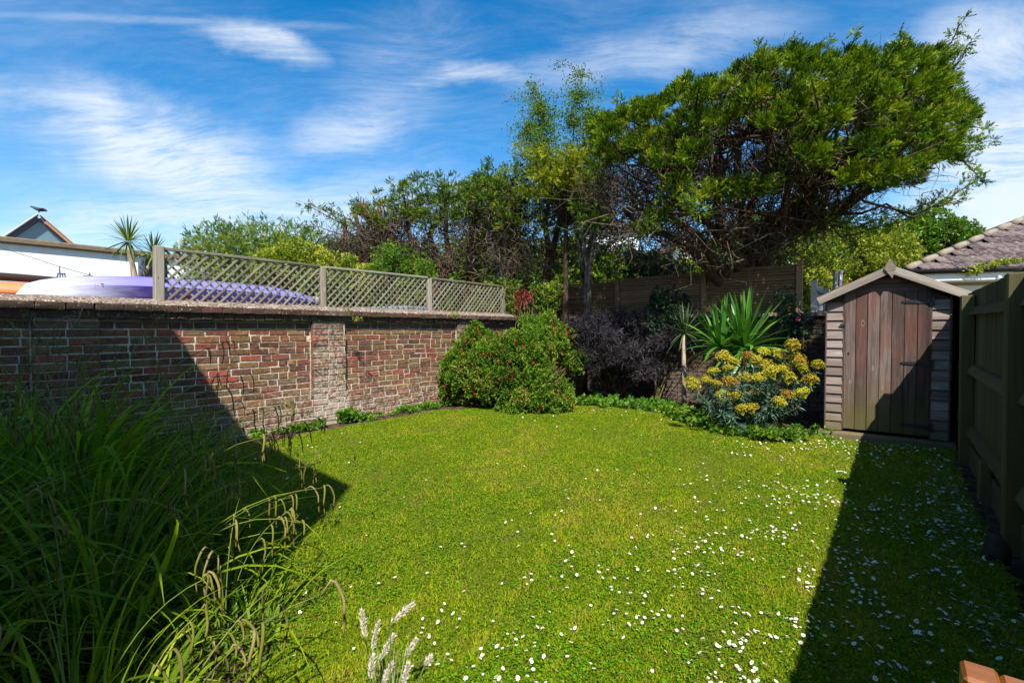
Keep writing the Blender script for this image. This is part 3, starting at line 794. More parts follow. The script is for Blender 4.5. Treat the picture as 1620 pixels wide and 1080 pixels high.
npl = 7; pw = (dx1 - dx0) / npl
for i in range(npl):
    ww = pw - 0.004
    put('plank', boxm('plank', (round(ww, 3), 0.018, 1.548), M_DOORW, 0.0035), dr, (dx0 + pw * (i + .5) + rng.normal(0, .0006), -0.004 + rng.normal(0, .001), 0.892 + rng.normal(0, .002)), (0, 0, rng.normal(0, .006)))
for zz in (1.545, 0.885, 0.215):
    hb = MB()
    P_ = [(-0.235, 0.011), (-0.215, 0.014), (0.0, 0.022), (0.0, -0.022), (-0.215, -0.014), (-0.235, -0.011)]
    V_ = [(x, 0.0, z_) for x, z_ in P_] + [(x, -0.005, z_) for x, z_ in P_]
    hb.add(V_, [list(range(6)), list(range(6, 12))[::-1]] + [[i, (i + 1) % 6 + 0, (i + 1) % 6 + 6, i + 6] for i in range(6)])
    hb.box((0.022, -0.003, 0), (0.03, 0.006, 0.085), 0.002); hb.tube([(0.003, -0.009, -0.04), (0.003, -0.009, 0.04)], [0.006, 0.006], 8)
    for bx_ in (-0.2, -0.12, -0.05): hb.tube([(bx_, -0.004, 0), (bx_, -0.010, 0)], [0.005, 0.003], 8)
    put('hinge', hb.mesh('hinge', M_IRON), dr, (dx1 - 0.006, -0.016, zz), (0, R(1.0), 0))
kh = MB(); kh.tube([(0, 0, 0), (0, -0.004, 0)], [0.009, 0.009], 10); kh.box((0, -0.002, -0.012), (0.006, 0.004, 0.02), 0.001)
put('keyhole', kh.mesh('keyhole', M_IRON), dr, (dx0 + 0.045, -0.014, 0.98))
ltc = MB(); ltc.box((0, -0.006, 0), (0.05, 0.014, 0.022), 0.004); put('turn_button', ltc.mesh('turn_button', M_IRON), shed, (dx0 - 0.014, -0.018, 1.30), (0, R(12), 0))
for x in (dx0 - 0.006, dx1 + 0.006, -hw + 0.006, hw - 0.006):
    put('corner_strip' if abs(x) > hw - .02 else 'door_stop', boxm('strip', (0.014, 0.02, 1.5), M_DARKW, 0.002), shed, (x, 0.002 if abs(x) < hw - .02 else -0.004, 0.85))
# roof sheets, barge boards, finial
for s_ in (-1, 1):
    xe = 0.665 * s_; L = math.hypot(0.665, PK - EZ); ang = math.atan2(PK - EZ, 0.665)
    rf = MB(); rf.box((0, 0, 0), (L, dep + 0.20, 0.02), 0.004)
    put('roof_sheet', rf.mesh('roof_sheet', M_FELT), shed, (pk + xe / 2, dep / 2 + 0.0, (EZ + PK) / 2 - 0.012), (0, ang * s_, 0))
    bb = MB(); bb.box((0, 0, 0), (L - 0.01, 0.018, 0.082), 0.003)
    put('barge_board', bb.mesh('barge_board', M_BARGE), shed, (pk + xe / 2, -0.105, (EZ + PK) / 2 - 0.028), (0, ang * s_, 0))
fb = MB(); P_ = [(0.002, 0.105), (0.054, 0.005), (0.012, -0.115), (-0.052, 0.0)]
fb.add([(x, 0, z_) for x, z_ in P_] + [(x, -0.018, z_) for x, z_ in P_], [[3, 2, 1, 0], [4, 5, 6, 7]] + [[i, (i + 1) % 4, (i + 1) % 4 + 4, i + 4] for i in range(4)])
put('finial', fb.mesh('finial', M_BARGE), shed, (pk, -0.116, PK - 0.015), (0, R(-4), 0))
pl = MB(); pl.box((0.0, 0.05, 0.038), (2 * hw + 0.10, 0.22, 0.084), 0.006); put('plinth', pl.mesh('plinth', M_PLINTH), shed, (0, -0.085, 0))

# ================================================================ close-boarded fence on the right
fen = thing('board_fence', 'dark mossy close-boarded fence with three rails along the right edge of the lawn', 'fence', G(0.50, 6.06), GROT)
FY = [0.0, -2.27, -4.54, -6.8, 2.1]
for i, y in enumerate(FY):
    put('post', boxm('post', (0.10, 0.10, 1.56 if y > -3 else 1.44), M_FPOST, 0.008), fen, (0.05, y + 0.05, 0.78 if y > -3 else 0.71), (0, R(-0.4), 0))
for a in (2.1, 0.0, -2.27, -4.54):
    b = a - 2.27 if a <= 0 else 0.0
    if a == 2.1: b = 0.0
    yl, yh = b + 0.10, a
    for zz in (0.37, 0.90, 1.42):
        rv = MB(); rv.add([(0.025, 0, -0.045), (0.10, 0, -0.045), (0.10, 0, 0.045), (0.055, 0, 0.035)], [])
        Ln = yh - yl
        Vr = [(0.045, -Ln / 2, -0.040), (0.100, -Ln / 2, -0.040), (0.100, -Ln / 2, 0.042), (0.072, -Ln / 2, 0.030)]
        Vr += [(x, Ln / 2, z_) for x, _, z_ in Vr]
        rv = MB(); rv.add(Vr, [[3, 2, 1, 0], [4, 5, 6, 7], [0, 1, 5, 4], [1, 2, 6, 5], [2, 3, 7, 6], [3, 0, 4, 7]])
        put('rail', rv.mesh('rail', M_FRAIL), fen, (0.0, (yl + yh) / 2, zz + rng.normal(0, .012)), (rng.normal(0, .006), 0, 0))
    put('gravel_board', boxm('gravel_board', (0.025, round(yh - yl, 3), 0.20), M_FRAIL, 0.004), fen, (0.085, (yl + yh) / 2, 0.10))
    y = b
    while y < yh - 0.02:
        hh = 1.42 - 0.0
        put('fence_board', boxm('fence_board', (0.014, 0.118, 1.44), M_FENCE, 0.003), fen, (0.108, y + 0.055, 0.885 + rng.normal(0, .005)), (rng.normal(0, .003), 0, R(5) + rng.normal(0, .01)))
        y += 0.101
put('fence_stump', boxm('fence_stump', (0.07, 0.12, 0.34), M_FPOST, 0.01), fen, (0.045, -1.2, 0.14))
stn = MB(); stn.tube([(0, 0, 0), (0.02, 0, 0.10), (0.0, 0.01, 0.16)], [0.06, 0.055, 0.03], 7)
tag(put('rubble_stone', stn.mesh('rubble_stone', M_MORTARD, True), None, G(0.45, 3.62)), 'dark lump of stone at the foot of the nearest visible fence post', 'stone')

# ================================================================ wooden chair corner, bottom right
ch = thing('garden_chair', 'varnished orange-brown wooden chair of which one back corner shows, bottom right', 'chair', (0.625, 0.275, 0), GROT)
CM = {}
def cpart(nm, size, loc, rot=(0, 0, 0)): put(nm, boxm(nm, size, M_CHAIR, 0.004), ch, loc, rot)
cpart('leg', (0.035, 0.045, 0.832), (-0.236, 0.22, 0.416)); cpart('leg', (0.035, 0.045, 0.832), (0.23, 0.22, 0.416))
cpart('leg', (0.04, 0.04, 0.44), (-0.23, -0.20, 0.22)); cpart('leg', (0.04, 0.04, 0.44), (0.23, -0.20, 0.22))
cpart('top_rail', (0.436, 0.03, 0.075), (0.0, 0.222, 0.794)); cpart('lower_rail', (0.42, 0.022, 0.05), (0, 0.22, 0.52))
for i in range(5): cpart('back_slat', (0.035, 0.014, 0.25), (-0.16 + 0.08 * i, 0.22, 0.66))
for i in range(6): cpart('seat_slat', (0.48, 0.06, 0.018), (0, -0.19 + 0.072 * i, 0.45))

# ================================================================ the house at the photographer's left shoulder (throws the shadow across the sedge)
HH = 5.0
tip = np.array([-1.255, 3.85]); sxy = SUN[:2] / SUN[2]
C1 = tip + sxy * HH
C2 = np.array([G(-5.86, 1.86).x, G(-5.86, 1.86).y]) + sxy * (HH - 1.37)
hs_ = thing('house', 'rendered house whose corner stands beside the camera at the left', 'house', (C1[0], C1[1], 0), 0)
e1 = (C2 - C1); Lh = np.linalg.norm(e1); e1 /= Lh
back = -np.array([gd[0], gd[1]])
A = np.array([0, 0]); B_ = e1 * Lh; C_ = B_ + back * 6; D_ = A + back * 6
hb = MB(); ring = [A, B_, C_, D_]
hb.add([(p[0], p[1], 0) for p in ring] + [(p[0], p[1], HH) for p in ring], [[0, 1, 2, 3], [7, 6, 5, 4]] + [[i, i + 4, (i + 1) % 4 + 4, (i + 1) % 4] for i in range(4)])
put('wall', hb.mesh('wall', M_CREAM), hs_)
hang = math.atan2(e1[1], e1[0])
for (s_, z_, wv2, hv) in ((0.9, 1.5, 0.9, 1.1), (2.4, 1.5, 0.9, 1.1), (0.9, 3.7, 0.9, 1.0), (2.4, 3.7, 0.9, 1.0)):
    p = e1 * s_
    f = MB()
    for (cx_, cz_, sx_, sz_) in ((0, hv / 2, wv2, .07), (0, -hv / 2, wv2, .07), (-wv2 / 2, 0, .07, hv + .07), (wv2 / 2, 0, .07, hv + .07)): f.box((cx_, 0, cz_), (sx_, .06, sz_), .003)
    fo = put('window', f.mesh('window', M_PVC), hs_, (p[0] + 0.02 * e1[1], p[1] - 0.02 * e1[0] * 0, z_), (0, 0, hang))
    put('pane', boxm('pane', (wv2 - .07, 0.015, hv - .07), M_GLASS), fo, (0, -0.01, 0))
# ================================================================ beyond the walls: buildings
# white rendered building, its wall parallel to the long garden wall
wb = thing('white_building', 'flat-roofed white rendered building with a mossy parapet, behind the kayaks at far left', 'building', G(-13.0, 1.0), GROT)
b = MB(); b.box((-3.0, 0.55, 1.42), (6.0, 7.9, 2.84), 0.004); put('wall', b.mesh('wall', M_WHITE), wb)
b = MB(); b.box((-2.98, 0.55, 2.90), (6.14, 8.02, 0.11), 0.02); put('parapet_coping', b.mesh('parapet_coping', M_STONE), wb)
# glazed gable rising behind the parapet
Yg = 13.0
ga = thing('glazed_gable', 'dark-framed glass gable roof peeping above the white building', 'roof', (W(62, 345, Yg).x, Yg, 2.2), R(43))
apz = W(62, 345, Yg).z - 2.2; hwg = 1.0; bz = W(62, 345, Yg).z - 2.2 - 1.04; slope = (apz - bz) / hwg
for s_ in (-1, 1):
    b = MB(); b.bar((0.02 * s_, 0, apz), (hwg * s_ * 1.15, 0, apz - slope * hwg * 1.15), 0.10, 0.11, 0.01); put('gable_frame', b.mesh('gable_frame', M_NAVY), ga)
    b = MB(); b.bar((0.02 * s_, -0.02, apz + 0.085), (hwg * s_ * 1.2, -0.02, apz + 0.085 - slope * hwg * 1.2), 0.30, 0.035, 0.01); put('roof_edge', b.mesh('roof_edge', M_LEAD), ga)
b = MB(); b.bar((0.12, -0.10, apz - 0.09), (hwg * 1.1, -0.10, apz - 0.09 - slope * (hwg * 1.1 - .12)), 0.06, 0.09, 0.01); put('soffit', b.mesh('soffit', M_SOFFIT), ga)
b = MB(); b.add([(-hwg, 0.06, apz - slope * hwg), (hwg, 0.06, apz - slope * hwg), (0, 0.06, apz - .05)] + [(-hwg, 0.08, apz - slope * hwg), (hwg, 0.08, apz - slope * hwg), (0, 0.08, apz - .05)], [[0, 1, 2], [5, 4, 3], [0, 3, 4, 1], [1, 4, 5, 2], [2, 5, 3, 0]])
put('glass_panel', b.mesh('glass_panel', M_GLASS), ga)
b = MB(); b.box((0, 1.5, (apz - slope * hwg) / 2 - .1), (2 * hwg, 2.8, apz - slope * hwg + .2), .01); put('wall', b.mesh('wall', M_WHITE), ga)
for s_ in (-1, 1):
    b = MB(); b.add([(0, 0.1, apz), (0, 3, apz), (hwg * s_ * 1.1, 3, apz - slope * hwg * 1.1), (hwg * s_ * 1.1, 0.1, apz - slope * hwg * 1.1)] + [(0, 0.1, apz - .04), (0, 3, apz - .04), (hwg * s_ * 1.1, 3, apz - slope * hwg * 1.1 - .04), (hwg * s_ * 1.1, 0.1, apz - slope * hwg * 1.1 - .04)],
                    [[0, 1, 2, 3], [7, 6, 5, 4], [0, 4, 5, 1], [1, 5, 6, 2], [2, 6, 7, 3], [3, 7, 4, 0]]); put('roof_slope', b.mesh('roof_slope', M_LEAD), ga)
# bird on the ridge: one skinned body
def skin(name, pts, edges, rad, mat, sub=1):
    me = bpy.data.meshes.new(name); me.from_pydata(pts, edges, []); me.update()
    o = bpy.data.objects.new(name, me); COL.objects.link(o)
    o.modifiers.new('skin', 'SKIN')
    for i, r_ in enumerate(rad): me.skin_vertices[0].data[i].radius = (r_, r_)
    me.skin_vertices[0].data[0].use_root = True
    ss = o.modifiers.new('sub', 'SUBSURF'); ss.levels = sub; ss.render_levels = sub
    me.materials.append(mat); return o
pb = W(62, 345, Yg); bz0 = apz + 2.2 + 0.15
brd = skin('bird', [(0, 0, .08), (.07, 0, .10), (.12, 0, .135), (.155, 0, .145), (.19, 0, .14), (-.08, 0, .07), (-.18, 0, .055), (.0, .02, .04), (0.01, .02, 0), (.0, -.02, .04), (0.01, -.02, 0), (-.05, .06, .10), (-.14, .05, .11), (-.05, -.06, .10), (-.14, -.05, .11)],
           [(0, 1), (1, 2), (2, 3), (3, 4), (0, 5), (5, 6), (0, 7), (7, 8), (0, 9), (9, 10), (0, 11), (11, 12), (0, 13), (13, 14)],
           [.055, .045, .028, .026, .006, .04, .018, .01, .006, .01, .006, .02, .008, .02, .008], plain('dark_plumage', (0.03, 0.03, 0.04), .6))
brd.location = (pb.x, Yg - .0, bz0 - .01); brd.rotation_euler = (0, 0, R(200)); tag(brd, 'small dark bird perched on the tip of the glazed gable', 'bird')
# washing line with its pulley and a bracket
pA = W(-60, 372, 6.6); pB = W(150, 437.5, 6.6); mid = W(95, 422, 6.6)
b = MB(); b.tube([tuple(pA), tuple(W(40, 404, 6.6)), tuple(mid), tuple(pB)], [0.004] * 4, 5)
tag(put('washing_line', b.mesh('washing_line', M_IRON)), 'thin dark line sloping down across the white building', 'line')
peg = thing('peg_hanger', 'small dark hanger clipped on the sloping line in front of the white wall', 'hanger', tuple(W(97, 433, 6.58)))
b = MB(); b.box((0, 0, 0), (0.10, 0.02, 0.02), .003); b.tube([(-0.02, 0, 0), (-0.025, 0, 0.10)], [0.010, 0.006], 6); put('hanger_bar', b.mesh('hanger_bar', M_NAVY), peg)
for i in range(4):
    b = MB(); b.tube([(-0.04 + .027 * i, 0, 0), (-0.062 + .04 * i, 0, -0.06), (-0.066 + .044 * i, 0, -0.115)], [0.006, 0.010, 0.012], 6); put('peg', b.mesh('peg', M_NAVY), peg)
b = MB(); b.box((0, 0, 0), (0.10, 0.03, 0.02), .004); b.tube([(0.03, 0, 0), (0.035, 0, 0.05)], [0.012, 0.006], 6)
tag(put('line_cleat', b.mesh('line_cleat', M_NAVY), None, tuple(W(138, 437, 6.6))), 'small dark cleat at the lower end of the sloping line', 'cleat')

# kayaks upside down on a rack behind the wall
def hull(name, mat, L, wmax, hmax, lab, loc, rz, rim=None):
    root = thing(name, lab, 'kayak', loc, rz)
    ns, nr = 33, 17; V = []; TT = []
    for i in range(ns):
        s = -1 + 2 * i / (ns - 1); f = max(0.0, 1 - abs(s) ** 2.6) ** 0.62 + 0.012
        for j in range(nr):
            a = math.pi * j / (nr - 1); TT.append(math.sin(a))
            V.append((s * L / 2, math.cos(a) * wmax / 2 * f * (1 - .12 * math.sin(a) ** 8), (math.sin(a) ** 0.75 * (0.80 + .20 * math.exp(-((a - math.pi / 2) / .25) ** 2)) * hmax * (f ** 0.55) + (1 - f) * 0.06 * 0)))
    Q = [(i * nr + j, (i + 1) * nr + j, (i + 1) * nr + j + 1, i * nr + j + 1) for i in range(ns - 1) for j in range(nr - 1)]
    Q += [(i * nr + nr - 1, (i + 1) * nr + nr - 1, (i + 1) * nr, i * nr) for i in range(ns - 1)]
    put('hull', qmesh('hull', V, Q, mat, tint=TT, smooth=True), root)
    for y in (-1, 1):
        b = MB(); b.tube([(s * L / 2 * .96, y * (wmax / 2 * (max(0, 1 - abs(s) ** 2.6) ** .62 + .03)), 0.0) for s in np.linspace(-1, 1, 13)], [0.016] * 13, 6)
        put('gunwale', b.mesh('gunwale', rim or mat, True), root)
    return root
def kayakmat(name, c1, c2, lo, hi, faded):
    m, t, out = newmat(name)
    o = t.a('ShaderNodeTexCoord').outputs['Object']; s_ = t.a('ShaderNodeSeparateXYZ', {0: o})
    n = t.noise(t.vm('MULTIPLY', o, (1, 6, 6)), 3.0, 5)
    zz = t.m('ADD', t.a('ShaderNodeAttribute', attribute_name='tint').outputs['Fac'], t.m('MULTIPLY', t.m('SUBTRACT', n, .5), .04))
    c = t.mix(t.step(zz, lo, hi), c1, c2)
    c = t.mix(t.m('MULTIPLY', t.step(t.m('ADD', s_.outputs[0], t.m('MULTIPLY', n, .5)), -0.35, -1.5), 0.85), c, faded)
    bsdf(t, out, c, 0.35, 0.5); return m
M_KP = kayakmat('purple_faded_plastic', (0.022, 0.010, 0.075), (0.19, 0.17, 0.55), 0.72, 0.76, (0.55, 0.56, 0.66))
M_KO = kayakmat('orange_plastic', (0.75, 0.15, 0.05), (0.85, 0.25, 0.10), 0.2, 0.4, (0.85, 0.3, 0.16))
kp = hull('kayak', M_KP, 3.35, 0.66, 0.34, 'purple and white kayak lying upside down just behind the brick wall and trellis', G(-6.95, 2.55, 1.53), GROT + math.pi / 2)
b = MB(); b.tube([(0.10, -0.322, 0.10), (0.10, -0.335, 0.10)], [0.022, 0.02], 10); b.tube([(0.10, -0.33, 0.13), (0.10, -0.36, 0.10), (0.10, -0.33, 0.07)], [0.006] * 3, 6); put('scupper', b.mesh('scupper', M_IRON), kp)
ko = hull('kayak', M_KO, 3.0, 0.6, 0.16, 'orange kayak with a dark rim behind the purple one, at the left edge', G(-7.75, 0.62, 1.62), GROT + math.pi / 2 + R(4), M_IRON)
b = MB(); b.tube([(x, 0.0, 0.155 + 0.055 * math.sqrt(max(0, 1 - ((x - .25) / 0.85) ** 2))) for x in np.linspace(-.6, 1.1, 13)], [0.045] * 13, 8); put('cockpit_rim', b.mesh('cockpit_rim', plain('dark_rubber', (0.03, 0.018, 0.014), .8), True), ko)
rack = thing('kayak_rack', 'timber rack carrying the upside-down kayaks', 'rack', G(-7.3, 2.4), GROT)
for y in (-1.6, 0, 1.3):
    for x in (-0.8, 0.75): put('leg', boxm('leg', (0.07, 0.07, 1.46), M_FPOST), rack, (x, y, 0.73))
    put('crossbar', boxm('crossbar', (1.7, 0.07, 0.06), M_FPOST), rack, (0, y, 1.49))

# cabbage palms
def leafstrip(L, wd, droop, k=7, fold=0.3, name='leaf', mat=None, taper=0.55, bend=1.5):
    """one strap leaf along +x, drooping; shared by many leaf objects"""
    t = np.linspace(0, 1, k)
    x = L * (t - droop * 0.25 * t ** 2.5); z = -droop * L * 0.55 * t ** (bend + 0.6)
    P = np.stack([x, np.zeros(k), z], -1)[None]
    wv_ = wd / 2 * np.minimum(1, (t / .12 + .35)) * (1 - np.maximum(0, (t - taper) / (1 - taper)) ** 1.4) + 0.0008
    side = np.broadcast_to(np.array([0, 1.0, 0]), P.shape)
    V, Q = ribbons(P, side, wv_[None], fold)
    return qmesh(name, V, Q, mat, smooth=True)
def rosette(root, c, n, L, wd, mat, elev=(-50, 85), droop=(0.0, 0.5), Lvar=.2, parent=None, seed=0):
    rg = np.random.default_rng(seed)
    ms = [leafstrip(L, wd, droop[0] + (droop[1] - droop[0]) * i / 5, name='leaf', mat=mat) for i in range(6)]
    for i in range(n):
        f = (i + .5) / n
        el = R(elev[0] + (elev[1] - elev[0]) * (f ** 0.8)) ; az = i * 2.39996 + rg.uniform(-.25, .25)
        k = int(np.clip((1 - f) * 5.99 + rg.normal(0, .7), 0, 5)); s_ = rg.uniform(1 - Lvar, 1 + Lvar * .5)
        put('leaf', ms[k], root, (c[0] + .02 * math.cos(az), c[1] + .02 * math.sin(az), c[2] + 0.05 * f), Euler((rg.normal(0, .25), -el, az), 'XYZ'), (s_, s_ * rg.uniform(.85, 1.1), s_))
for (lab, u, v, Y, r_, bu, bv, n, el) in (('taller cabbage palm with a round spiky head in front of the white building', 203, 384, 7.35, 0.37, 213, 440, 64, (-65, 85)),
                                       ('shorter cabbage palm partly behind the end post of the trellis', 243, 402, 7.6, 0.31, 222, 452, 52, (-70, 85))):
    hd = W(u, v, Y); bs = W(bu, bv, Y)
    pr = thing('cabbage_palm', lab, 'palm', (bs.x, bs.y, 0), 0, 'cabbage palms behind the brick wall')
    b = MB(); c = (hd.x - bs.x, 0, hd.z)
    b.tube([(0, 0, 0), (0.02, 0, bs.z * .6), (0.0, 0, bs.z), (c[0] * .25, 0, bs.z + (hd.z - bs.z) * .3), (c[0] * .8, 0, bs.z + (hd.z - bs.z) * .7), c], [0.07, 0.055, 0.045, 0.035, 0.032, 0.03], 8)
    put('trunk', b.mesh('trunk', M_PALMB, True), pr)
    rosette(pr, c, n, r_, 0.022, M_CORDY, el, (0.0, 0.45), seed=int(u))
bx = MB(); bx.box((0, 0, 0), (0.35, 0.3, 0.5), .01); tag(put('planter', bx.mesh('planter', M_NAVY), None, tuple(W(242, 436, 7.9)), (0, 0, GROT)), 'slate blue box behind the shorter cabbage palm', 'planter')

# ---------------------------------------------------------------- bungalow on the right
EV = np.array([7.6, 9.5]); E1 = np.array([0.947, -0.32]); E1 /= np.linalg.norm(E1); E2 = np.array([-E1[1], E1[0]])
bung = thing('bungalow', 'bungalow with purple-brown tiled hip roof and cream wall beyond the shed', 'building', (EV[0], EV[1], 0), math.atan2(E1[1], E1[0]))
EZB = 2.38; TP = math.tan(R(30)); HA = 1.36; RL = 7.5; RW = 4.2
b = MB(); b.box((RL / 2 + .35, RW + .35, 1.1), (RL - .35, 2 * RW - .3, 2.2), .004); put('wall', b.mesh('wall', M_CREAM), bung)
b = MB(); b.box((RL / 2 + .05, 0.02, 2.25), (RL - .1, 0.03, 0.17), .004); b.box((RL / 2 + .1, 0.22, 2.165), (RL - .2, .38, .02), .002); put('fascia', b.mesh('fascia', M_PVC), bung)
b = MB(); b.tube([(0, -.05, 2.345), (RL, -.05, 2.345)], [.052, .052], 10); b.tube([(0.02, -.03, 2.34), (0.03, -.02, 2.1), (.1, .3, 1.9), (.1, .33, 0)], [.035] * 4, 8); put('gutter', b.mesh('gutter', M_IRON, True), bung)
# window head and frame under the soffit, with a small lamp on the fascia
wf = MB(); wf.box((1.25, 0.50, 1.86), (1.5, .06, .07), .004); wf.box((1.25, 0.50, 0.95), (1.5, .08, .06), .004); wf.box((0.52, .50, 1.4), (.06, .06, .9), .004); wf.box((1.98, .50, 1.4), (.06, .06, .9), .004); wf.box((1.25, .50, 1.4), (.05, .06, .9), .004)
wf = put('window', wf.mesh('window', M_PVC), bung); put('pane', boxm('pane', (1.42, .02, .88), M_GLASS), wf, (1.25, .50, 1.4))
hd_ = MB(); hd_.box((1.25, .50, 2.0), (1.7, .05, .2), .003); put('window_head_board', hd_.mesh('window_head_board', M_PVC), bung)
lm = MB(); lm.tube([(0, 0, 0), (0, -.06, -.01), (0, -.08, -.05)], [.012, .02, .034], 8); put('outside_lamp', lm.mesh('outside_lamp', M_PVC), bung, (1.35, 0, 2.22))
sd = RW
def rp(a, s): return (a, s, EZB + s * TP)
b = MB(); RD = 0.02
Vr = [rp(0, 0), rp(RL, 0), rp(RL, RW), rp(HA * RW, RW), (0, 2 * RW, EZB), (RL, 2 * RW, EZB)]
b.add([(x, y, z_ - RD) for x, y, z_ in Vr], [[0, 1, 2, 3], [0, 3, 4], [4, 3, 2, 5], [0, 4, 5, 1]]); rf = put('roof', b.mesh('roof', M_FELT), bung)
def tilemat():
    m, t, out = newmat('concrete_tile'); p = pos_(t); g = t.a('ShaderNodeObjectInfo').outputs['Random']
    c = t.ramp(g, [(0, (0.060, 0.045, 0.048)), (.5, (0.095, 0.072, 0.074)), (1, (0.14, 0.108, 0.105))])
    c = t.mix(t.m('MULTIPLY', t.step(t.noise(p, 14, 5, .65), .52, .66), .7), c, (0.27, 0.235, 0.19))
    c = t.mix(t.m('MULTIPLY', t.step(t.noise(p, 5, 4, .6), .6, .7), .5), c, (0.07, 0.06, 0.035))
    bsdf(t, out, c, .9, .15, t.noise(p, 90, 4), .5, .006); return m
M_TILE = tilemat()
TW, TG = 0.185, 0.30
xs = np.linspace(0, 1, 9); prof = 0.030 * (np.cos(2 * np.pi * (xs - .28)) * .5 + .5) ** 1.1
Vt = []
for yy, zo in ((-0.015, 0.030), (TG + .05, 0.004)):
    for x_, h_ in zip(xs, prof): Vt.append((x_ * (TW + .006), yy, zo + h_))
for x_, h_ in zip(xs, prof): Vt.append((x_ * (TW + .006), -0.015, 0.012 + h_))
Qt = [(i, i + 1, 9 + i + 1, 9 + i) for i in range(8)] + [(18 + i, 18 + i + 1, i + 1, i) for i in range(8)]
tm = qmesh('tile', Vt, Qt, M_TILE, smooth=True)
sl_ = math.sqrt(1 + TP * TP); tiles = []
for r_ in range(int(RW * sl_ / TG)):
    s = r_ * TG / sl_
    for c_ in range(int(RL / TW)):
        a = c_ * TW
        if a > HA * (s + .10) - .06: tiles.append((a, s))
tiles.sort(key=lambda q_: q_[0] * 1.0 + q_[1] * .6 if q_[0] < 4.6 else 99)
VV = []; QQ = []
for i, (a, s) in enumerate(tiles):
    loc = (a + rng.normal(0, .002), s - .05, EZB + (s - .05) * TP + .004 + rng.normal(0, .001)); rot = (R(30) + rng.normal(0, .006), rng.normal(0, .008), rng.normal(0, .006))
    if i < 300: put('tile', tm, rf, loc, rot)
    else:
        M = Matrix.Translation(loc) @ Euler(rot).to_matrix().to_4x4(); o_ = len(VV); VV += [tuple(M @ Vector(p)) for p in Vt]; QQ += [tuple(k + o_ for k in q_) for q_ in Qt]
put('further_tiles', qmesh('further_tiles', VV, QQ, M_TILE, smooth=True), rf, kind='stuff')
M_HIP = plain('mortared_hip_tile', (0.24, 0.20, 0.155), .95, .1, .5, 20, .8)
nh = 16; hv = np.array([HA * RW, RW, RW * TP]); hl = np.linalg.norm(hv); hdv = hv / hl
hm = MB(); hm.tube([(0, 0, 0), (0, .17, .01), (0, .345, .0)], [.07, .068, .062], 10); hme = hm.mesh('hip_tile', M_HIP, True)
hq = Vector(hdv).to_track_quat('Y', 'Z').to_euler()
for i in range(nh):
    p = hdv * (i * hl / nh); put('hip_tile', hme, rf, (p[0] - .02, p[1], EZB + p[2] + .03), hq)
rb = MB(); rb.tube([(HA * RW, RW, EZB + RW * TP + .03), (RL, RW, EZB + RW * TP + .03)], [.09, .09], 10); put('ridge', rb.mesh('ridge', M_HIP, True), rf)
# creeper lying on the gutter
C = np.array([W(u, v, 9.1) for u, v in [(1552, 424), (1565, 421), (1578, 419), (1590, 417), (1602, 416), (1614, 416), (1628, 415), (1540, 428)]]); 
V, Q, t_ = cloud(CLUS, C, np.full(len(C), .11), 26, (.06, .12), rng, .2, (0, -.3, .2), 1.0, flat=.5)
tag(put('gutter_creeper', qmesh('gutter_creeper', V, Q, M_YSHRUB, t_)), 'strip of yellow-green creeper along the bungalow gutter', 'plant')

# pale houses glimpsed under the conifers
for (u0, u1, vt, Y, lab) in ((925, 1010, 368, 24.0, 'white house glimpsed between the conifer trunks'), (1075, 1135, 392, 22.0, 'white house with a blue-grey window glimpsed just above the slatted fence')):
    a, c_ = W(u0, 500, Y), W(u1, 500, Y); zt = W(u0, vt, Y).z; wd = c_.x - a.x
    hr = thing('house', lab, 'house', ((a.x + c_.x) / 2, Y, 0))
    b = MB(); b.box((0, 2.5, zt / 2), (wd, 5, zt), .01); put('wall', b.mesh('wall', M_WHITE), hr)
    b = MB(); b.add([(-wd / 2 - .2, -.2, zt), (wd / 2 + .2, -.2, zt), (wd / 2 + .2, 5.2, zt), (-wd / 2 - .2, 5.2, zt), (-wd / 2 + .8, 2.5, zt + 1.3), (wd / 2 - .8, 2.5, zt + 1.3)], [[0, 1, 5, 4], [1, 2, 5], [2, 3, 4, 5], [3, 0, 4], [3, 2, 1, 0]]); put('roof', b.mesh('roof', M_TILE), hr)
    for x in (-wd * .22, wd * .25):
        f = MB(); f.box((0, -.04, 0), (.9, .06, 1.0), .01); f = put('window', f.mesh('window', M_PVC), hr, (x, 0, zt - 1.0)); put('pane', boxm('pane', (.78, .02, .88), M_GLASS), f, (0, -.07, 0))
# narrow white and red post with a grey one beside it, above the shed's left eave
b = MB(); b.box((0, 0, .0), (.055, .03, .32), .012); wp = put('marker_board', b.mesh('marker_board', M_PVC), None, tuple(W(1331, 443, 7.9)), (0, R(2), 0)); tag(wp, 'narrow white upright board with a red edge above the left eave of the shed', 'board')
b = MB(); b.box((0.018, -.017, -.01), (.018, .004, .26), .001); put('red_stripe', b.mesh('red_stripe', M_RED), wp)
b = MB(); b.tube([(0, 0, 0), (0, 0, 1.4), (0.01, 0, 2.3)], [.045, .045, .04], 8); gp = W(1320, 500, 8.9); tag(put('grey_post', b.mesh('grey_post', M_GREYW), None, (gp.x, gp.y, 0)), 'rough grey post beside the white and red board', 'post')
# blue rope hanging in the dark trees above the trellis end
b = MB(); b.tube([tuple(W(773, 366, 10.5)), tuple(W(781, 400, 10.5)), tuple(W(787, 425, 10.5)), tuple(W(791, 447, 10.5))], [.017] * 4, 6)
tag(put('blue_pole', b.mesh('blue_pole', plain('bright_blue', (0.02, 0.10, 0.42), .4))), 'thin bright blue pole leaning in the dark trees behind the trellis end', 'pole')
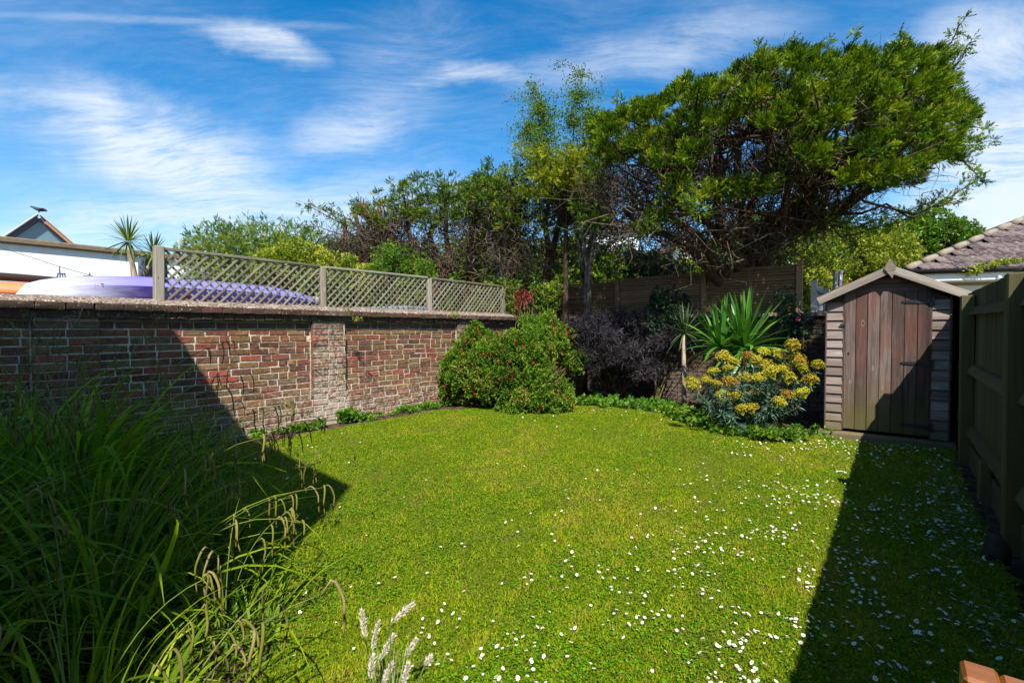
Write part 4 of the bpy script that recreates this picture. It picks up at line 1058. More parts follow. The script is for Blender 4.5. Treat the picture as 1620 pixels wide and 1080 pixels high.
# ================================================================ trees and shrubs beyond the walls
def inside_px(rg, poly, n, Yr, zmin=None):
    """random points of a crown whose outline was surveyed from the photograph; Yr = depth range"""
    poly = np.array(poly, float); out = []
    lo, hi = poly.min(0), poly.max(0)
    while len(out) < n:
        c = rg.uniform(lo, hi, (n * 2, 2)); k = inpoly(c[:, 0], c[:, 1], poly)
        out += list(c[k])
    out = np.array(out[:n]); Y = rg.uniform(Yr[0], Yr[1], n)
    a, b = (out[:, 0] - 810) / 782, (540 - out[:, 1]) / 782
    t = Y / (cp + b * sn_)
    return np.stack([a * t, Y, H + t * (-sn_ + b * cp)], -1)
def spread_pts(rg, pts, dmin):
    keep = []
    for p in pts:
        if all(np.sum((p - q_) ** 2) > dmin * dmin for q_ in keep): keep.append(p)
    return np.array(keep)
def limbs(root, base, hubs, rg, mat, r0=.12, r1=.05, name='limb', k=7):
    for h_ in hubs:
        P = curves(np.array([base]), np.array([h_]), rg, k, 0.0, 0.05)[0]
        f = np.linspace(0, 1, k); P[:, 2] = P[:, 2] - 0.015 * np.linalg.norm(np.array(h_)[:2] - base[:2]) * np.sin(np.pi * f)
        b = MB(); b.tube(P.tolist(), list(r0 * (1 - f) + r1 * f), 8); put(name, b.mesh(name, mat, True), root, tuple(-Vector(root.location)))
def twigs(A, rg, n, L, r, mat, name, root, bias=(0, 0, 0), k=4, wob=.15, sag=0):
    i = rg.integers(len(A), size=n); a = A[i] + rg.normal(size=(n, 3)) * .12
    D = nrm(rg.normal(size=(n, 3)) + np.array(bias)); B = a + D * rg.uniform(L[0], L[1], (n, 1))
    P = curves(a, B, rg, k, sag, wob); Rd = np.linspace(1, .3, k)[None] * rg.uniform(r * .6, r * 1.3, (n, 1))
    V, Q = tubes(P, Rd, 3); return put(name, qmesh(name, V, Q, mat), root, tuple(-Vector(root.location)), kind='stuff')

# -------- the big wind-shaped conifer
rg = np.random.default_rng(21)
tb = np.array([4.22, 9.05, 0.0])
con = thing('conifer_tree', 'large dark wind-shaped conifer with a spreading green crown rising behind the slatted fence', 'tree', tuple(tb))
off = tuple(-tb)
CROWN = [(930, 255), (945, 205), (975, 178), (1010, 170), (1050, 160), (1078, 132), (1110, 138), (1150, 128), (1180, 100), (1205, 88), (1240, 88), (1262, 85), (1290, 92), (1330, 96), (1365, 92), (1400, 84), (1440, 84),
         (1470, 88), (1494, 98), (1506, 130), (1520, 168), (1518, 215), (1505, 245), (1470, 265), (1440, 285), (1400, 296), (1365, 290), (1320, 270), (1290, 285), (1255, 262), (1215, 255), (1180, 215), (1120, 225), (1095, 270), (1040, 262), (1000, 255), (960, 262)]
P0 = inside_px(rg, CROWN, 1700, (0, 1) if 0 else (6.0, 8.6))
uu = 810 + P0[:, 0] / P0[:, 1] * 782                      # the crown sweeps forward towards the right
shift = np.interp(uu, [930, 1080, 1250, 1400, 1540], [1.0, .55, .05, -.45, -.75]); f_ = (P0[:, 1] + shift) / P0[:, 1]
P0 = np.stack([P0[:, 0] * f_, P0[:, 1] * f_, H + (P0[:, 2] - H) * f_], -1)
# the crown is a dome: low clumps stay near the rim of the front or right, high ones near the middle
P0 = P0[~inpoly(810 + P0[:, 0] / P0[:, 1] * 782, 521 - (P0[:, 2] - H) / P0[:, 1] * 782, [(1120, 195), (1165, 180), (1215, 205), (1280, 225), (1290, 290), (1130, 290)]) | (rg.random(len(P0)) < .12)]
P0 = spread_pts(rg, P0, 0.345)
rad = rg.uniform(.15, .26, len(P0))
cd = nrm(P0 - np.array([4.1, 8.4, 3.0])) * .7 + np.array([.22, -.1, .35]); print('clumps', len(P0))
dr_ = P0 - np.array([4.3, 9.0, 3.2])
ns_ = 13; d_ = nrm(rg.normal(size=(len(P0), ns_, 3))) * np.array([1, 1, .55]); sub_c = (P0[:, None] + d_ * rad[:, None, None] * rg.uniform(.45, 1.15, (len(P0), ns_, 1))).reshape(-1, 3)
cds = np.repeat(cd, ns_, 0) + d_.reshape(-1, 3) * .5
V1 = cloud(SPRIG, sub_c, rg.uniform(.035, .085, len(sub_c)), 26, (.05, .125), rg, .1, (0, 0, 0), .36, tvar=.2, flat=.7, ctint=.17, cdir=cds)
# long feathery leaders round the outline
LEAD = [((1365, 130), (1430, 62)), ((1480, 100), (1528, 28)), ((1340, 110), (1352, 50)), ((1500, 120), (1540, 60)), ((1530, 235), (1568, 222)), ((1500, 190), (1565, 205)), ((1250, 95), (1256, 62)), ((1195, 100), (1202, 66)), ((1075, 150), (1088, 118)), ((985, 185), (978, 150)), ((1420, 90), (1425, 50)), ((1290, 100), (1312, 62)),
        ((1330, 375), (1450, 340)), ((1450, 340), (1560, 272)), ((1440, 345), (1530, 312)), ((1350, 362), (1480, 318)), ((1300, 350), (1420, 362)), ((1520, 250), (1556, 290))]
lc = []; lr = []; segs = []
for a, b in LEAD:
    Ya = 7.1 - (.4 if a[0] > 1400 else 0); pa, pb_ = np.array(W(*a, Ya)), np.array(W(*b, Ya - .2)); n = int(np.linalg.norm(pb_ - pa) / .07) + 3
    segs.append((pa, pb_))
    for f in np.linspace(0, 1, n): lc.append(pa * (1 - f) + pb_ * f + rg.normal(0, .015, 3)); lr.append(.10 * (1 - f) + .02)
V2 = cloud(SPRIG2, np.array(lc), np.array(lr), 9, (.06, .13), rg, .1, (.35, 0, .3), .5)
tufts = [(1085, 300, 7.4), (1105, 306, 7.5), (1130, 302, 7.5), (1150, 300, 7.5), (1170, 296, 7.4), (1190, 300, 7.5), (1215, 290, 7.3), (1205, 292, 7.3), (1032, 350, 7.8), (1020, 358, 7.9), (1050, 352, 7.8), (940, 352, 8.4), (925, 358, 8.4), (955, 350, 8.4), (1240, 268, 7.4), (1255, 255, 7.4), (1090, 318, 7.4), (1060, 295, 7.6), (1270, 320, 8.3), (1310, 330, 8.4), (1350, 318, 8.3), (1300, 300, 8.2), (1330, 345, 8.6), (1290, 365, 8.8), (1260, 350, 8.8), (1385, 340, 8.6)]
tc_ = np.array([W(u, v, Y - .5) for u, v, Y in tufts]); tc_ = np.concatenate([tc_, tc_ + rg.normal(0, .10, tc_.shape)])
V3 = cloud(SPRIG, tc_, np.full(len(tc_), .15), 46, (.08, .16), rg, .2, (0, -.1, .5), .55, flat=.7)
V, Q, t_ = cat(V1, V2, V3)
put('crown', qmesh('crown', V, Q, M_CONIF, t_ + .02), con, off)
b = MB(); trunk_p = [tb + np.array(x) for x in ((0, 0, 0), (-.03, 0, .9), (.0, -.05, 1.7), (.06, -.1, 2.3), (.05, -.15, 2.9))]
b.tube([tuple(p) for p in trunk_p], [.30, .24, .22, .24, .16], 12); put('trunk', b.mesh('trunk', M_BARKR, True), con, off)
hub0 = tb + np.array([.02, -.1, 1.9]); hub1 = tb + np.array([.05, -.15, 2.6])
H1 = [W(u, v, Y) for u, v, Y in [(985, 330, 8.6), (1060, 320, 8.2), (1040, 240, 7.9), (1120, 230, 7.8), (1165, 160, 7.9), (1230, 150, 8.1), (1300, 150, 8.2), (1250, 230, 7.6), (1340, 230, 7.8), (1420, 180, 8.0), (1450, 240, 7.8), (1380, 300, 8.0), (1300, 330, 8.4), (1460, 130, 8.4)]]
H1 = np.array([tuple(h_) for h_ in H1]); H1 = np.stack([H1[:, 0] * .93, H1[:, 1] * .93, H + (H1[:, 2] - H) * .93], -1)
limbs(con, hub0, H1[:8], rg, M_BARKR, .10, .035); limbs(con, hub1, H1[8:], rg, M_BARK, .10, .035)
# secondary boughs to every clump
n = len(P0); j = np.argmin(((P0[:, None] - H1[None]) ** 2).sum(-1), 1); st = H1[j] * .75 + hub1 * .25
Pc = curves(st, P0, rg, 6, -.05, .07); Vb, Qb = tubes(Pc, np.linspace(.024, .008, 6)[None] * np.ones((n, 1)), 5)
sA = np.array([s[0] for s in segs]); sB = np.array([s[1] for s in segs]); P2 = curves(sA, sB, rg, 5, 0, .03); Vb2, Qb2 = tubes(P2, np.linspace(.012, .003, 5)[None] * np.ones((len(segs), 1)), 4)
s3 = H1[rg.integers(len(H1), size=len(segs))]; P3 = curves(s3, sA, rg, 5, 0, .06); Vb3, Qb3 = tubes(P3, np.linspace(.03, .012, 5)[None] * np.ones((len(segs), 1)), 4)
Vb, Qb, _ = cat((Vb, Qb), (Vb2, Qb2), (Vb3, Qb3)); put('boughs', qmesh('boughs', Vb, Qb, M_BARK, smooth=True), con, off, kind='stuff')
UND = [(940, 270), (1060, 275), (1180, 225), (1260, 240), (1330, 290), (1345, 340), (1260, 390), (1200, 405), (1080, 400), (990, 380), (945, 330)]
A = inside_px(rg, UND, 900, (7.4, 9.6))
o = twigs(A, rg, 3600, (.25, .85), .0085, M_TWIG, 'bare_twigs', con, (0, 0, -.1), 5, .13)
A = np.concatenate([Pc[:, 2], Pc[:, 3], Pc[:, 4]]); twigs(A, rg, 2600, (.15, .5), .006, M_TWIG, 'inner_twigs', con, (0, -.1, 0))

# -------- row of conifers behind the trellis (darker, multi-stemmed, dead brown interiors)
def dark_conifer(lab, seed, base_u, Y, crown, nc, stems, r=(.20, .34), dead=None, per=70, mat=None, Yr=.9, grp='conifers behind the trellis', hi=None, tw=900, sprig=(.10, .2)):
    rg = np.random.default_rng(seed); bp = W(base_u, 521, Y)
    root = thing('conifer_tree', lab, 'tree', (bp.x, Y, 0), 0, grp); off = (-bp.x, -Y, 0)
    P = spread_pts(rg, inside_px(rg, crown, nc * 3, (Y - Yr, Y + Yr * .6)), .28)[:nc]
    rr_ = rg.uniform(r[0], r[1], len(P)); d_ = nrm(rg.normal(size=(len(P), 7, 3))) * np.array([1, 1, .7]); sc_ = (P[:, None] + d_ * rr_[:, None, None] * rg.uniform(.4, 1.1, (len(P), 7, 1))).reshape(-1, 3)
    V, Q, t_ = cloud(SPRIG, sc_, rg.uniform(.05, .11, len(sc_)), max(6, per // 6), (sprig[0] * .8, sprig[1] * .8), rg, .1, (-.1, -.05, .45), .5, flat=.75, ctint=.17, cdir=d_.reshape(-1, 3) * .5)
    put('crown', qmesh('crown', V, Q, mat or M_CONIF2, t_), root, off)
    tops = []
    for (ub, u1, v1) in stems:
        a = np.array(W(ub, 521, Y)); a[2] = 0; e = np.array(W(u1, v1, Y - .1)); k = 7
        Pp = curves(a[None], e[None], rg, k, 0, .035)[0]
        bb = MB(); bb.tube(Pp.tolist(), list(np.linspace(.11, .045, k)), 8); put('trunk', bb.mesh('trunk', M_BARKR, True), root, off); tops += list(Pp[3:])
    tops = np.array(tops); j = np.argmin(((P[:, None] - tops[None]) ** 2).sum(-1), 1)
    Pc = curves(tops[j], P, rg, 5, 0, .07); Vb, Qb = tubes(Pc, np.linspace(.022, .007, 5)[None] * np.ones((len(P), 1)), 4)
    put('boughs', qmesh('boughs', Vb, Qb, M_BARK, smooth=True), root, off, kind='stuff')
    A = inside_px(rg, dead or crown, 400, (Y - .7, Y + .8)); twigs(A, rg, tw, (.2, .8), .0085, M_TWIG, 'bare_twigs', root, (0, 0, .1), 5, .12)
    return root
dark_conifer('multi-stemmed conifer with many bare brown trunks directly behind the last trellis panel', 31, 735, 11.2,
             [(620, 300), (655, 292), (700, 285), (735, 292), (760, 285), (800, 290), (830, 300), (835, 345), (790, 365), (740, 350), (700, 365), (655, 345)], 85,
             [(690, 700, 330), (715, 705, 320), (740, 760, 310), (760, 740, 300), (700, 640, 330)], dead=[(570, 365), (640, 335), (720, 330), (830, 340), (830, 430), (690, 430), (600, 405)], tw=1500)
dark_conifer('conifer with dense green top between the birch and the trellis end', 32, 850, 10.6,
             [(735, 300), (760, 272), (810, 262), (850, 262), (890, 258), (935, 262), (960, 300), (960, 340), (900, 365), (850, 350), (800, 375), (750, 355)], 105,
             [(820, 810, 300), (845, 870, 300), (872, 900, 290), (905, 940, 320)], dead=[(740, 340), (960, 330), (990, 420), (760, 440)], tw=1500)
dark_conifer('low felled-looking conifer with long bare branches fanning up to the left', 33, 610, 11.6,
             [(560, 325), (590, 308), (640, 318), (660, 345), (610, 372), (575, 360)], 26,
             [(650, 575, 322), (640, 600, 318), (660, 560, 335), (630, 545, 345)], r=(.14, .24), per=55, dead=[(520, 385), (570, 360), (650, 350), (680, 420), (600, 430), (530, 420)], tw=1300)
# its long cut branches reaching left, tipped with sparse sprays
rg = np.random.default_rng(34)
lb = thing('cut_branch', 'long bare conifer bough with sparse sprays pointing left against the sky', 'branch', tuple(W(640, 410, 11.4)))
off = tuple(-Vector(lb.location))
A = []; B = []
for (u0, v0, u1, v1) in [(625, 405, 482, 322), (628, 400, 495, 325), (620, 395, 520, 330), (630, 400, 545, 345), (635, 395, 480, 358), (640, 400, 505, 375), (640, 395, 562, 318), (620, 400, 530, 300 + 45)]:
    A.append(W(u0, v0, 11.4)); B.append(W(u1, v1, 11.0))
Pc = curves(np.array(A), np.array(B), rg, 7, .03, .02); Vb, Qb = tubes(Pc, np.linspace(.028, .006, 7)[None] * np.ones((len(A), 1)), 5); put('bare_bough', qmesh('bare_bough', Vb, Qb, M_BIRCHB, smooth=True), lb, off)
bb = MB(); bb.tube([tuple(W(600, 350, 11.3)), tuple(W(570, 335, 11.3))], [.09, .085], 9)
bb.tube([tuple(W(655, 410, 11.4)), tuple(W(600, 358, 11.35)), tuple(W(566, 322, 11.3))], [.12, .10, .08], 9); put('sawn_stem', bb.mesh('sawn_stem', M_BARKR, True), lb, off)
C = np.concatenate([Pc[:, 6], Pc[:, 5] * .5 + Pc[:, 6] * .5, Pc[:, 5] + rg.normal(0, .08, Pc[:, 5].shape)]); C = C[np.arange(len(C)) % 1 == 0]
V, Q, t_ = cloud(SPRIG2, C, np.full(len(C), .13), 16, (.08, .17), rg, .1, (-.5, 0, -.1), .6); put('spray', qmesh('spray', V, Q, M_CONIF2, t_), lb, off)

# -------- birch
rg = np.random.default_rng(41)
bp = W(935, 521, 9.9)
bir = thing('birch_tree', 'slender light-leaved birch standing left of the large conifer, its tip against the sky', 'tree', (bp.x, 9.9, 0)); off = (-bp.x, -9.9, 0)
stems = [[(925, 521), (930, 400), (945, 330), (905, 250), (915, 120)], [(925, 521), (928, 400), (900, 310), (860, 230), (852, 150)], [(925, 521), (935, 400), (955, 300), (945, 220), (938, 190)], [(925, 430), (905, 330), (870, 260), (835, 210)]]
tips = []
for s_ in stems:
    pts = [np.array(W(u, v, 9.5 + rg.uniform(-.25, .25))) for u, v in s_]
    if s_[0][1] == 521: pts[0][2] = 0
    P = np.array([np.interp(np.linspace(0, len(pts) - 1, 14), range(len(pts)), [p[i] for p in pts]) for i in range(3)]).T + rg.normal(0, .015, (14, 3))
    bb = MB(); bb.tube(P.tolist(), list(np.linspace(.05, .006, 14)), 7); put('trunk', bb.mesh('trunk', M_BIRCHB, True), bir, off); tips += list(P[6:])
tips = np.array(tips)
tw_a = tips[rg.integers(len(tips), size=340)]; tw_b = tw_a + rg.normal(size=(340, 3)) * np.array([.24, .24, .17]) + np.array([0, 0, -.02])
Pc = curves(tw_a, tw_b, rg, 5, .12, .05); Vb, Qb = tubes(Pc, np.linspace(.006, .002, 5)[None] * np.ones((340, 1)), 3); put('twigs', qmesh('twigs', Vb, Qb, M_BARKR), bir, off, kind='stuff')
pp = np.concatenate([Pc[:, k] for k in range(1, 5)]); pp = np.repeat(pp, 15, 0) + rg.normal(0, .06, (len(pp) * 15, 3))
M_ = frames(np.array([0, 0, -.7]) + rg.normal(size=pp.shape) * .7, rg)
V, Q, t_ = stamp(LEAF[0], LEAF[1], pp, M_, rg.uniform(.034, .058, len(pp)), LEAF[2], rg, .35); put('leaves', qmesh('leaves', V, Q, M_BIRCH, t_), bir, off, kind='stuff')
# golden branch sprays of a young cypress below the birch
gt = [(870, 245), (845, 242), (825, 238), (895, 250), (880, 262), (905, 265), (855, 258), (920, 280), (890, 285), (870, 275), (910, 300), (935, 290), (900, 240), (915, 245), (850, 275), (830, 300), (860, 300)]
gt = gt + [(u + 14, v + 6) for u, v in gt]; gp = np.array([W(u, v, 8.75 + rg.uniform(-.3, .3)) for u, v in gt]); gb = W(890, 521, 9.8)
go = thing('golden_cypress', 'golden-tipped cypress foliage low down between the birch and the big conifer', 'tree', (gb.x, 9.8, 0)); off = (-gb.x, -9.8, 0)
V, Q, t_ = cloud(SPRIG, gp, np.full(len(gp), .17), 60, (.07, .15), rg, .2, (-.3, -.1, .3), .5, flat=.6); put('crown', qmesh('crown', V, Q, M_GOLD, t_ - .05), go, off)
bb = MB(); bb.tube([(gb.x, 9.8, 0), (gb.x + .05, 9.75, 1.6), (gb.x + .02, 9.4, 3.2), tuple(gp[3])], [.07, .06, .04, .015], 7); put('trunk', bb.mesh('trunk', M_BARK, True), go, off)
Pc = curves(np.repeat(np.array([[gb.x + .02, 9.4, 3.2]]), len(gp), 0), gp, rg, 5, 0, .05); Vb, Qb = tubes(Pc, np.linspace(.016, .005, 5)[None] * np.ones((len(gp), 1)), 4); put('boughs', qmesh('boughs', Vb, Qb, M_BARK), go, off, kind='stuff')

# -------- leafy masses
def bush(name, lab, catg, C, Rr, per, size, mat, seed, tmpl=CLUS, bias=(0, -.1, .5), spread=.7, shell=.55, flat=1, base=None, stems=6, stemmat=None, group=None, tvar=.25, top=0, ctint=.13):
    rg = np.random.default_rng(seed); C = np.array([tuple(c) for c in C]); Rr = np.array(Rr, float)
    base = base if base is not None else (C[:, 0].mean(), C[:, 1].mean(), 0)
    root = thing(name, lab, catg, base, 0, group); off = tuple(-Vector(base))
    V, Q, t_ = cloud(tmpl, C, Rr, per, size, rg, shell, bias, spread, tvar=tvar, flat=flat, ctint=ctint)
    k = V[:, 2].reshape(-1, 4).min(1) > 0.0; 
    put('foliage', qmesh('foliage', V, Q[(V[Q][:, :, 2].min(1) > .004)], mat, t_), root, off)
    j = rg.integers(len(C), size=max(stems, len(C))) if stems else np.arange(0)
    if stems:
        B = C[j] + rg.normal(0, .05, (len(j), 3)); A = np.array([base] * len(j)) + rg.normal(0, .05, (len(j), 3)) * np.array([1, 1, 0])
        Pc = curves(A, B, rg, 6, .03, .05); Vb, Qb = tubes(Pc, np.linspace(.016, .005, 6)[None] * np.ones((len(j), 1)), 5); put('stems', qmesh('stems', Vb, Qb, stemmat or M_STEM, smooth=True), root, off)
    return root, C
def pxc(rg, poly, n, Yr, dmin): return spread_pts(rg, inside_px(rg, poly, n * 4, Yr), dmin)[:n]
rg = np.random.default_rng(50)
P = pxc(rg, [(275, 398), (310, 380), (345, 368), (400, 362), (450, 364), (500, 374), (515, 400), (500, 425), (430, 432), (330, 470), (285, 470)], 90, (11.2, 12.8), .3)
bush('clipped_hedge', 'rounded mound of clipped green conifer hedge behind the first trellis panel', 'hedge', P, rg.uniform(.22, .34, len(P)), 95, (.10, .18), M_HEDGE, 51, SPRIG, (0, 0, .5), .5, stemmat=M_BARK)
P = pxc(rg, [(425, 400), (470, 385), (500, 395), (530, 418), (590, 422), (600, 440), (520, 445), (440, 440), (405, 425)], 34, (9.8, 10.9), .22)
bush('flowering_shrub', 'yellow-green leafy shrub scrambling over the middle of the trellis', 'shrub', P, rg.uniform(.14, .24, len(P)), 60, (.09, .16), M_YSHRUB, 52)
P = pxc(rg, [(600, 395), (625, 388), (650, 410), (680, 420), (680, 440), (600, 440), (590, 415)], 22, (9.6, 10.4), .2)
bush('pale_shrub', 'pale green shrub with upright leaves behind the second trellis post', 'shrub', P, rg.uniform(.12, .2, len(P)), 30, (.09, .14), M_BIRCH, 53)
# low planting seen through the trellis
P = pxc(rg, [(470, 440), (800, 455), (800, 500), (470, 490)], 60, (9.6, 12.5), .3)
bush('mixed_planting', 'mixed dark green planting seen through the trellis lattice', 'shrub', P, rg.uniform(.15, .26, len(P)), 34, (.09, .16), M_CONIF2, 54)
b = MB(); b.box((0, 0, .82), (1.7, .6, 1.64), .02); tag(put('storage_box', b.mesh('storage_box', plain('blue_grey_plastic', (0.16, 0.20, 0.28), .4)), None, tuple(W(600, 521, 8.8) - Vector((0, 0, H))), (0, 0, GROT + .2)), 'blue-grey storage box seen through the second trellis panel', 'storage box')
b = MB(); b.box((0, 0, .90), (1.3, .5, 1.8), .02); tag(put('garden_cupboard', b.mesh('garden_cupboard', plain('off_white_board', (0.38, 0.37, 0.34), .7)), None, tuple(W(455, 521, 8.6) - Vector((0, 0, H))), (0, 0, GROT + .1)), 'off-white cupboard seen through the first trellis panel behind the kayak', 'cupboard')
P = pxc(rg, [(400, 412), (470, 400), (620, 405), (640, 500), (400, 500)], 46, (12.8, 14.2), .36)
bush('boundary_hedge', 'dark hedge far behind the trellis, between the hedge mound and the conifers', 'hedge', P, rg.uniform(.4, .6, len(P)), 120, (.16, .28), M_CONIF2, 86, stemmat=M_BARK)
# right: bright bush and ivy behind shed
P = pxc(rg, [(1420, 360), (1455, 345), (1500, 345), (1535, 362), (1548, 395), (1540, 420), (1440, 430), (1400, 405)], 45, (12.5, 13.6), .3)
bush('round_bush', 'bright green rounded bush behind the bungalow roof hip', 'bush', P, rg.uniform(.25, .36, len(P)), 110, (.10, .18), M_BAY, 55)
P = pxc(rg, [(1270, 400), (1300, 370), (1360, 365), (1420, 370), (1450, 395), (1445, 440), (1390, 450), (1330, 470), (1275, 480), (1262, 440)], 80, (10.6, 12.0), .26)
bush('ivy_bank', 'yellow-green bank of ivy and shrubs between the slatted fence and the bungalow', 'shrub', P, rg.uniform(.18, .3, len(P)), 95, (.08, .15), M_YSHRUB, 56, tvar=.3)
P = pxc(rg, [(1262, 380), (1330, 355), (1350, 390), (1300, 470), (1270, 470)], 26, (12, 13), .3)
bush('dark_shrub', 'darker green shrub between the conifer trunk and the ivy bank', 'shrub', P, rg.uniform(.25, .4, len(P)), 95, (.10, .18), M_CONIF2, 57, SPRIG)
# far belt of trees closing the view under the crowns
rg = np.random.default_rng(58)
P = pxc(rg, [(560, 420), (600, 405), (700, 395), (820, 390), (900, 398), (925, 415), (1010, 425), (1070, 430), (1140, 425), (1180, 380), (1270, 360), (1300, 400), (1290, 500), (560, 500)], 130, (15, 18), .45)
bush('tree_belt', 'dark belt of bushes closing the view behind the conifer trunks', 'hedge', P, rg.uniform(.5, .8, len(P)), 110, (.22, .4), M_CONIF2, 59, CLUS, stemmat=M_BARK)

# ================================================================ garden plants
# fuchsia
rg = np.random.default_rng(61)
BL = [((-.62, 8.02, .55), (.55, .42, .55)), ((-.1, 7.75, .62), (.62, .5, .62)), ((.42, 7.55, .40), (.48, .42, .42)), ((.15, 7.7, .95), (.5, .42, .38)), ((-.55, 8.1, 1.0), (.34, .3, .28)),
      ((.52, 8.05, 1.15), (.42, .35, .36)), ((.78, 8.1, 1.05), (.30, .28, .28)), ((.40, 8.2, 1.42), (.24, .22, .18)), ((.95, 8.0, .80), (.18, .18, .14)), ((-.95, 8.2, .45), (.26, .25, .40)), ((-.62, 8.1, 1.22), (.16, .15, .14)), ((.15, 7.35, .2), (.4, .3, .2)), ((.55, 7.4, .2), (.35, .3, .2))]
C = []; Rr = []
for c, r_ in BL:
    n = int(60 * r_[0] * r_[2] / .3) + 8; d = nrm(rg.normal(size=(n, 3))); d = d[(d[:, 1] < .5)]
    C += list(np.array(c) * np.array([1, 1, .95]) + d * np.array(r_) * .80 * rg.uniform(.86, 1.10, (len(d), 1))); Rr += [.12] * len(d)
C = np.array(C); k = C[:, 2] > .05; C = C[k]; Rr = np.array(Rr)[k]
fu, _ = bush('fuchsia_bush', 'large rounded fuchsia bush with small red flowers against the end of the long brick wall', 'bush', C, Rr, 42, (.055, .095), M_FUCH, 62, CLUS, (0, -.2, .4), .7, .3, base=(.0, 7.95, 0), stems=40, ctint=.2)
fb = MB()
fb.tube([(0, 0, 0), (0, 0, -.022)], [.003, .006], 5); fb.tube([(0, 0, -.020), (0, 0, -.034), (0, 0, -.046)], [.007, .010, .004], 6)
for i in range(4):
    a = i * math.pi / 2; c_, s_ = math.cos(a), math.sin(a)
    fb.add([(0, 0, -.022), (c_ * .014 - s_ * .006, s_ * .014 + c_ * .006, -.026), (c_ * .028, s_ * .028, -.020), (c_ * .014 + s_ * .006, s_ * .014 - c_ * .006, -.026)], [[0, 1, 2, 3]])
fm = fb.mesh('flower', M_RED)
sel = rg.integers(len(C), size=110); 
for i in sel:
    c = C[i]; d = nrm(rg.normal(size=3) + np.array([0, -1.6, -.2])); p = c + d * .155
    if p[2] > .08: put('flower', fm, fu, (p[0], p[1] - 7.95, p[2]), (rg.normal(0, .2), rg.normal(0, .2), rg.uniform(0, 6)), (1.0,) * 3)

# black elder in the shade of the back corner
rg = np.random.default_rng(63)
P = pxc(rg, [(890, 530), (905, 515), (950, 500), (1010, 498), (1040, 505), (1060, 520), (1060, 545), (1040, 585), (1010, 600), (960, 590), (925, 575), (905, 555)], 95, (8.2, 9.0), .145)
P2 = np.array([W(u, v, 7.95) for u, v in [(915, 525), (935, 522), (955, 530), (925, 560), (940, 575), (960, 565), (975, 560), (990, 570), (1005, 580), (1020, 585), (1035, 580), (1000, 555), (960, 545), (1040, 545), (1055, 530)]])
P3 = pxc(rg, [(885, 485), (900, 470), (925, 478), (960, 470), (1000, 478), (1000, 492), (880, 495)], 10, (8.9, 9.15), .14)
bush('black_elder', 'dark purple cut-leaved elder shrub in the shaded back corner', 'shrub', np.concatenate([P, P2]), rg.uniform(.09, .15, len(P) + len(P2)), 40, (.11, .18), M_SAMB, 64, tmpl_cluster(9, .045, .55, 60, 9), (0, -.4, .1), .6, .2, base=(1.75, 8.5, 0), stems=24, stemmat=M_BARK)
# climbing rose on the back wall, right of the yucca; and dark greenery left of it
def rose(lab, P, seed, base, blooms, r=.012):
    rt, _ = bush('climbing_rose', lab, 'rose', P, np.full(len(P), .12), 26, (.08, .13), M_ROSEL, seed, CLUS, (0, -.3, .2), .7, .2, base=base, stems=12)
    rg = np.random.default_rng(seed + 1)
    for (u, v, Y) in blooms:
        b = MB(); 
        for ring_ in range(3):
            for i in range(5):
                a = i * 1.257 + ring_ * .6; rr = .028 - .008 * ring_; c_, s_ = math.cos(a), math.sin(a)
                b.add([(0, 0, 0), (c_ * rr - s_ * .02, -.012 * ring_ - .01, s_ * rr + c_ * .02), (c_ * rr * 1.25, -.008 - .014 * ring_, s_ * rr * 1.25), (c_ * rr + s_ * .02, -.012 * ring_ - .01, s_ * rr - c_ * .02)], [[0, 1, 2, 3]])
        put('bloom', b.mesh('bloom', M_PINK), rt, tuple(W(u, v, Y) - Vector(base)))
rose('dark-leaved climbing rose with a few red blooms on the back wall between yucca and shed', pxc(rg, [(1225, 475), (1240, 466), (1262, 490), (1270, 530), (1255, 560), (1235, 560), (1240, 510)], 12, (7.35, 7.6), .14), 66, (4.05, 7.4, 0), [(1262, 505, 7.1), (1235, 556, 7.1)])
rose('thin climbing rose with one pink bloom on the back wall left of the small cordyline', pxc(rg, [(1035, 470), (1075, 455), (1090, 490), (1060, 530), (1035, 520)], 18, (8.1, 8.5), .13), 68, (2.45, 8.4, 0), [(1044, 537, 7.95)])
rose('camellia-like shrub with a single pink bloom above the slatted fence', pxc(rg, [(985, 400), (1060, 405), (1100, 430), (1060, 445), (985, 445)], 30, (10.0, 11.0), .18), 70, (2.7, 10.5, 0), [(1011, 421, 9.9)])

# small cordyline with a bare stem
hd = W(1083, 528, 7.85); cd = thing('cordyline', 'small cordyline with a straight bare stem against the dark back wall', 'palm', (hd.x, 7.85, 0))
b = MB(); b.tube([(0, 0, 0), (.0, 0, .4), (-.005, 0, hd.z - .02)], [.040, .036, .034], 9); put('trunk', b.mesh('trunk', M_PALMB, True), cd)
rosette(cd, (0, 0, hd.z), 60, .48, .024, M_CORDYD, (-55, 85), (0, .4), seed=5)
# yucca
yc = W(1168, 552, 7.0); yu = thing('yucca', 'big yucca with long stiff sword-shaped green leaves standing behind the yellow spurge', 'yucca', (yc.x, 7.0, 0))
b = MB(); b.tube([(0, 0, 0), (0, 0, .5), (0, 0, yc.z)], [.07, .065, .06], 9); b.tube([(0, 0, .3), (-.2, .05, .8), (-.28, .05, 1.0)], [.05, .045, .045], 8); put('trunk', b.mesh('trunk', M_PALMB, True), yu)
rosette(yu, (0.04, -.1, yc.z), 78, .80, .058, M_YUCCA, (-42, 88), (-.05, .7), seed=8)
rosette(yu, (-.28, -.05, yc.z + .02), 40, .66, .050, M_YUCCA, (-30, 86), (-.05, .6), seed=9)

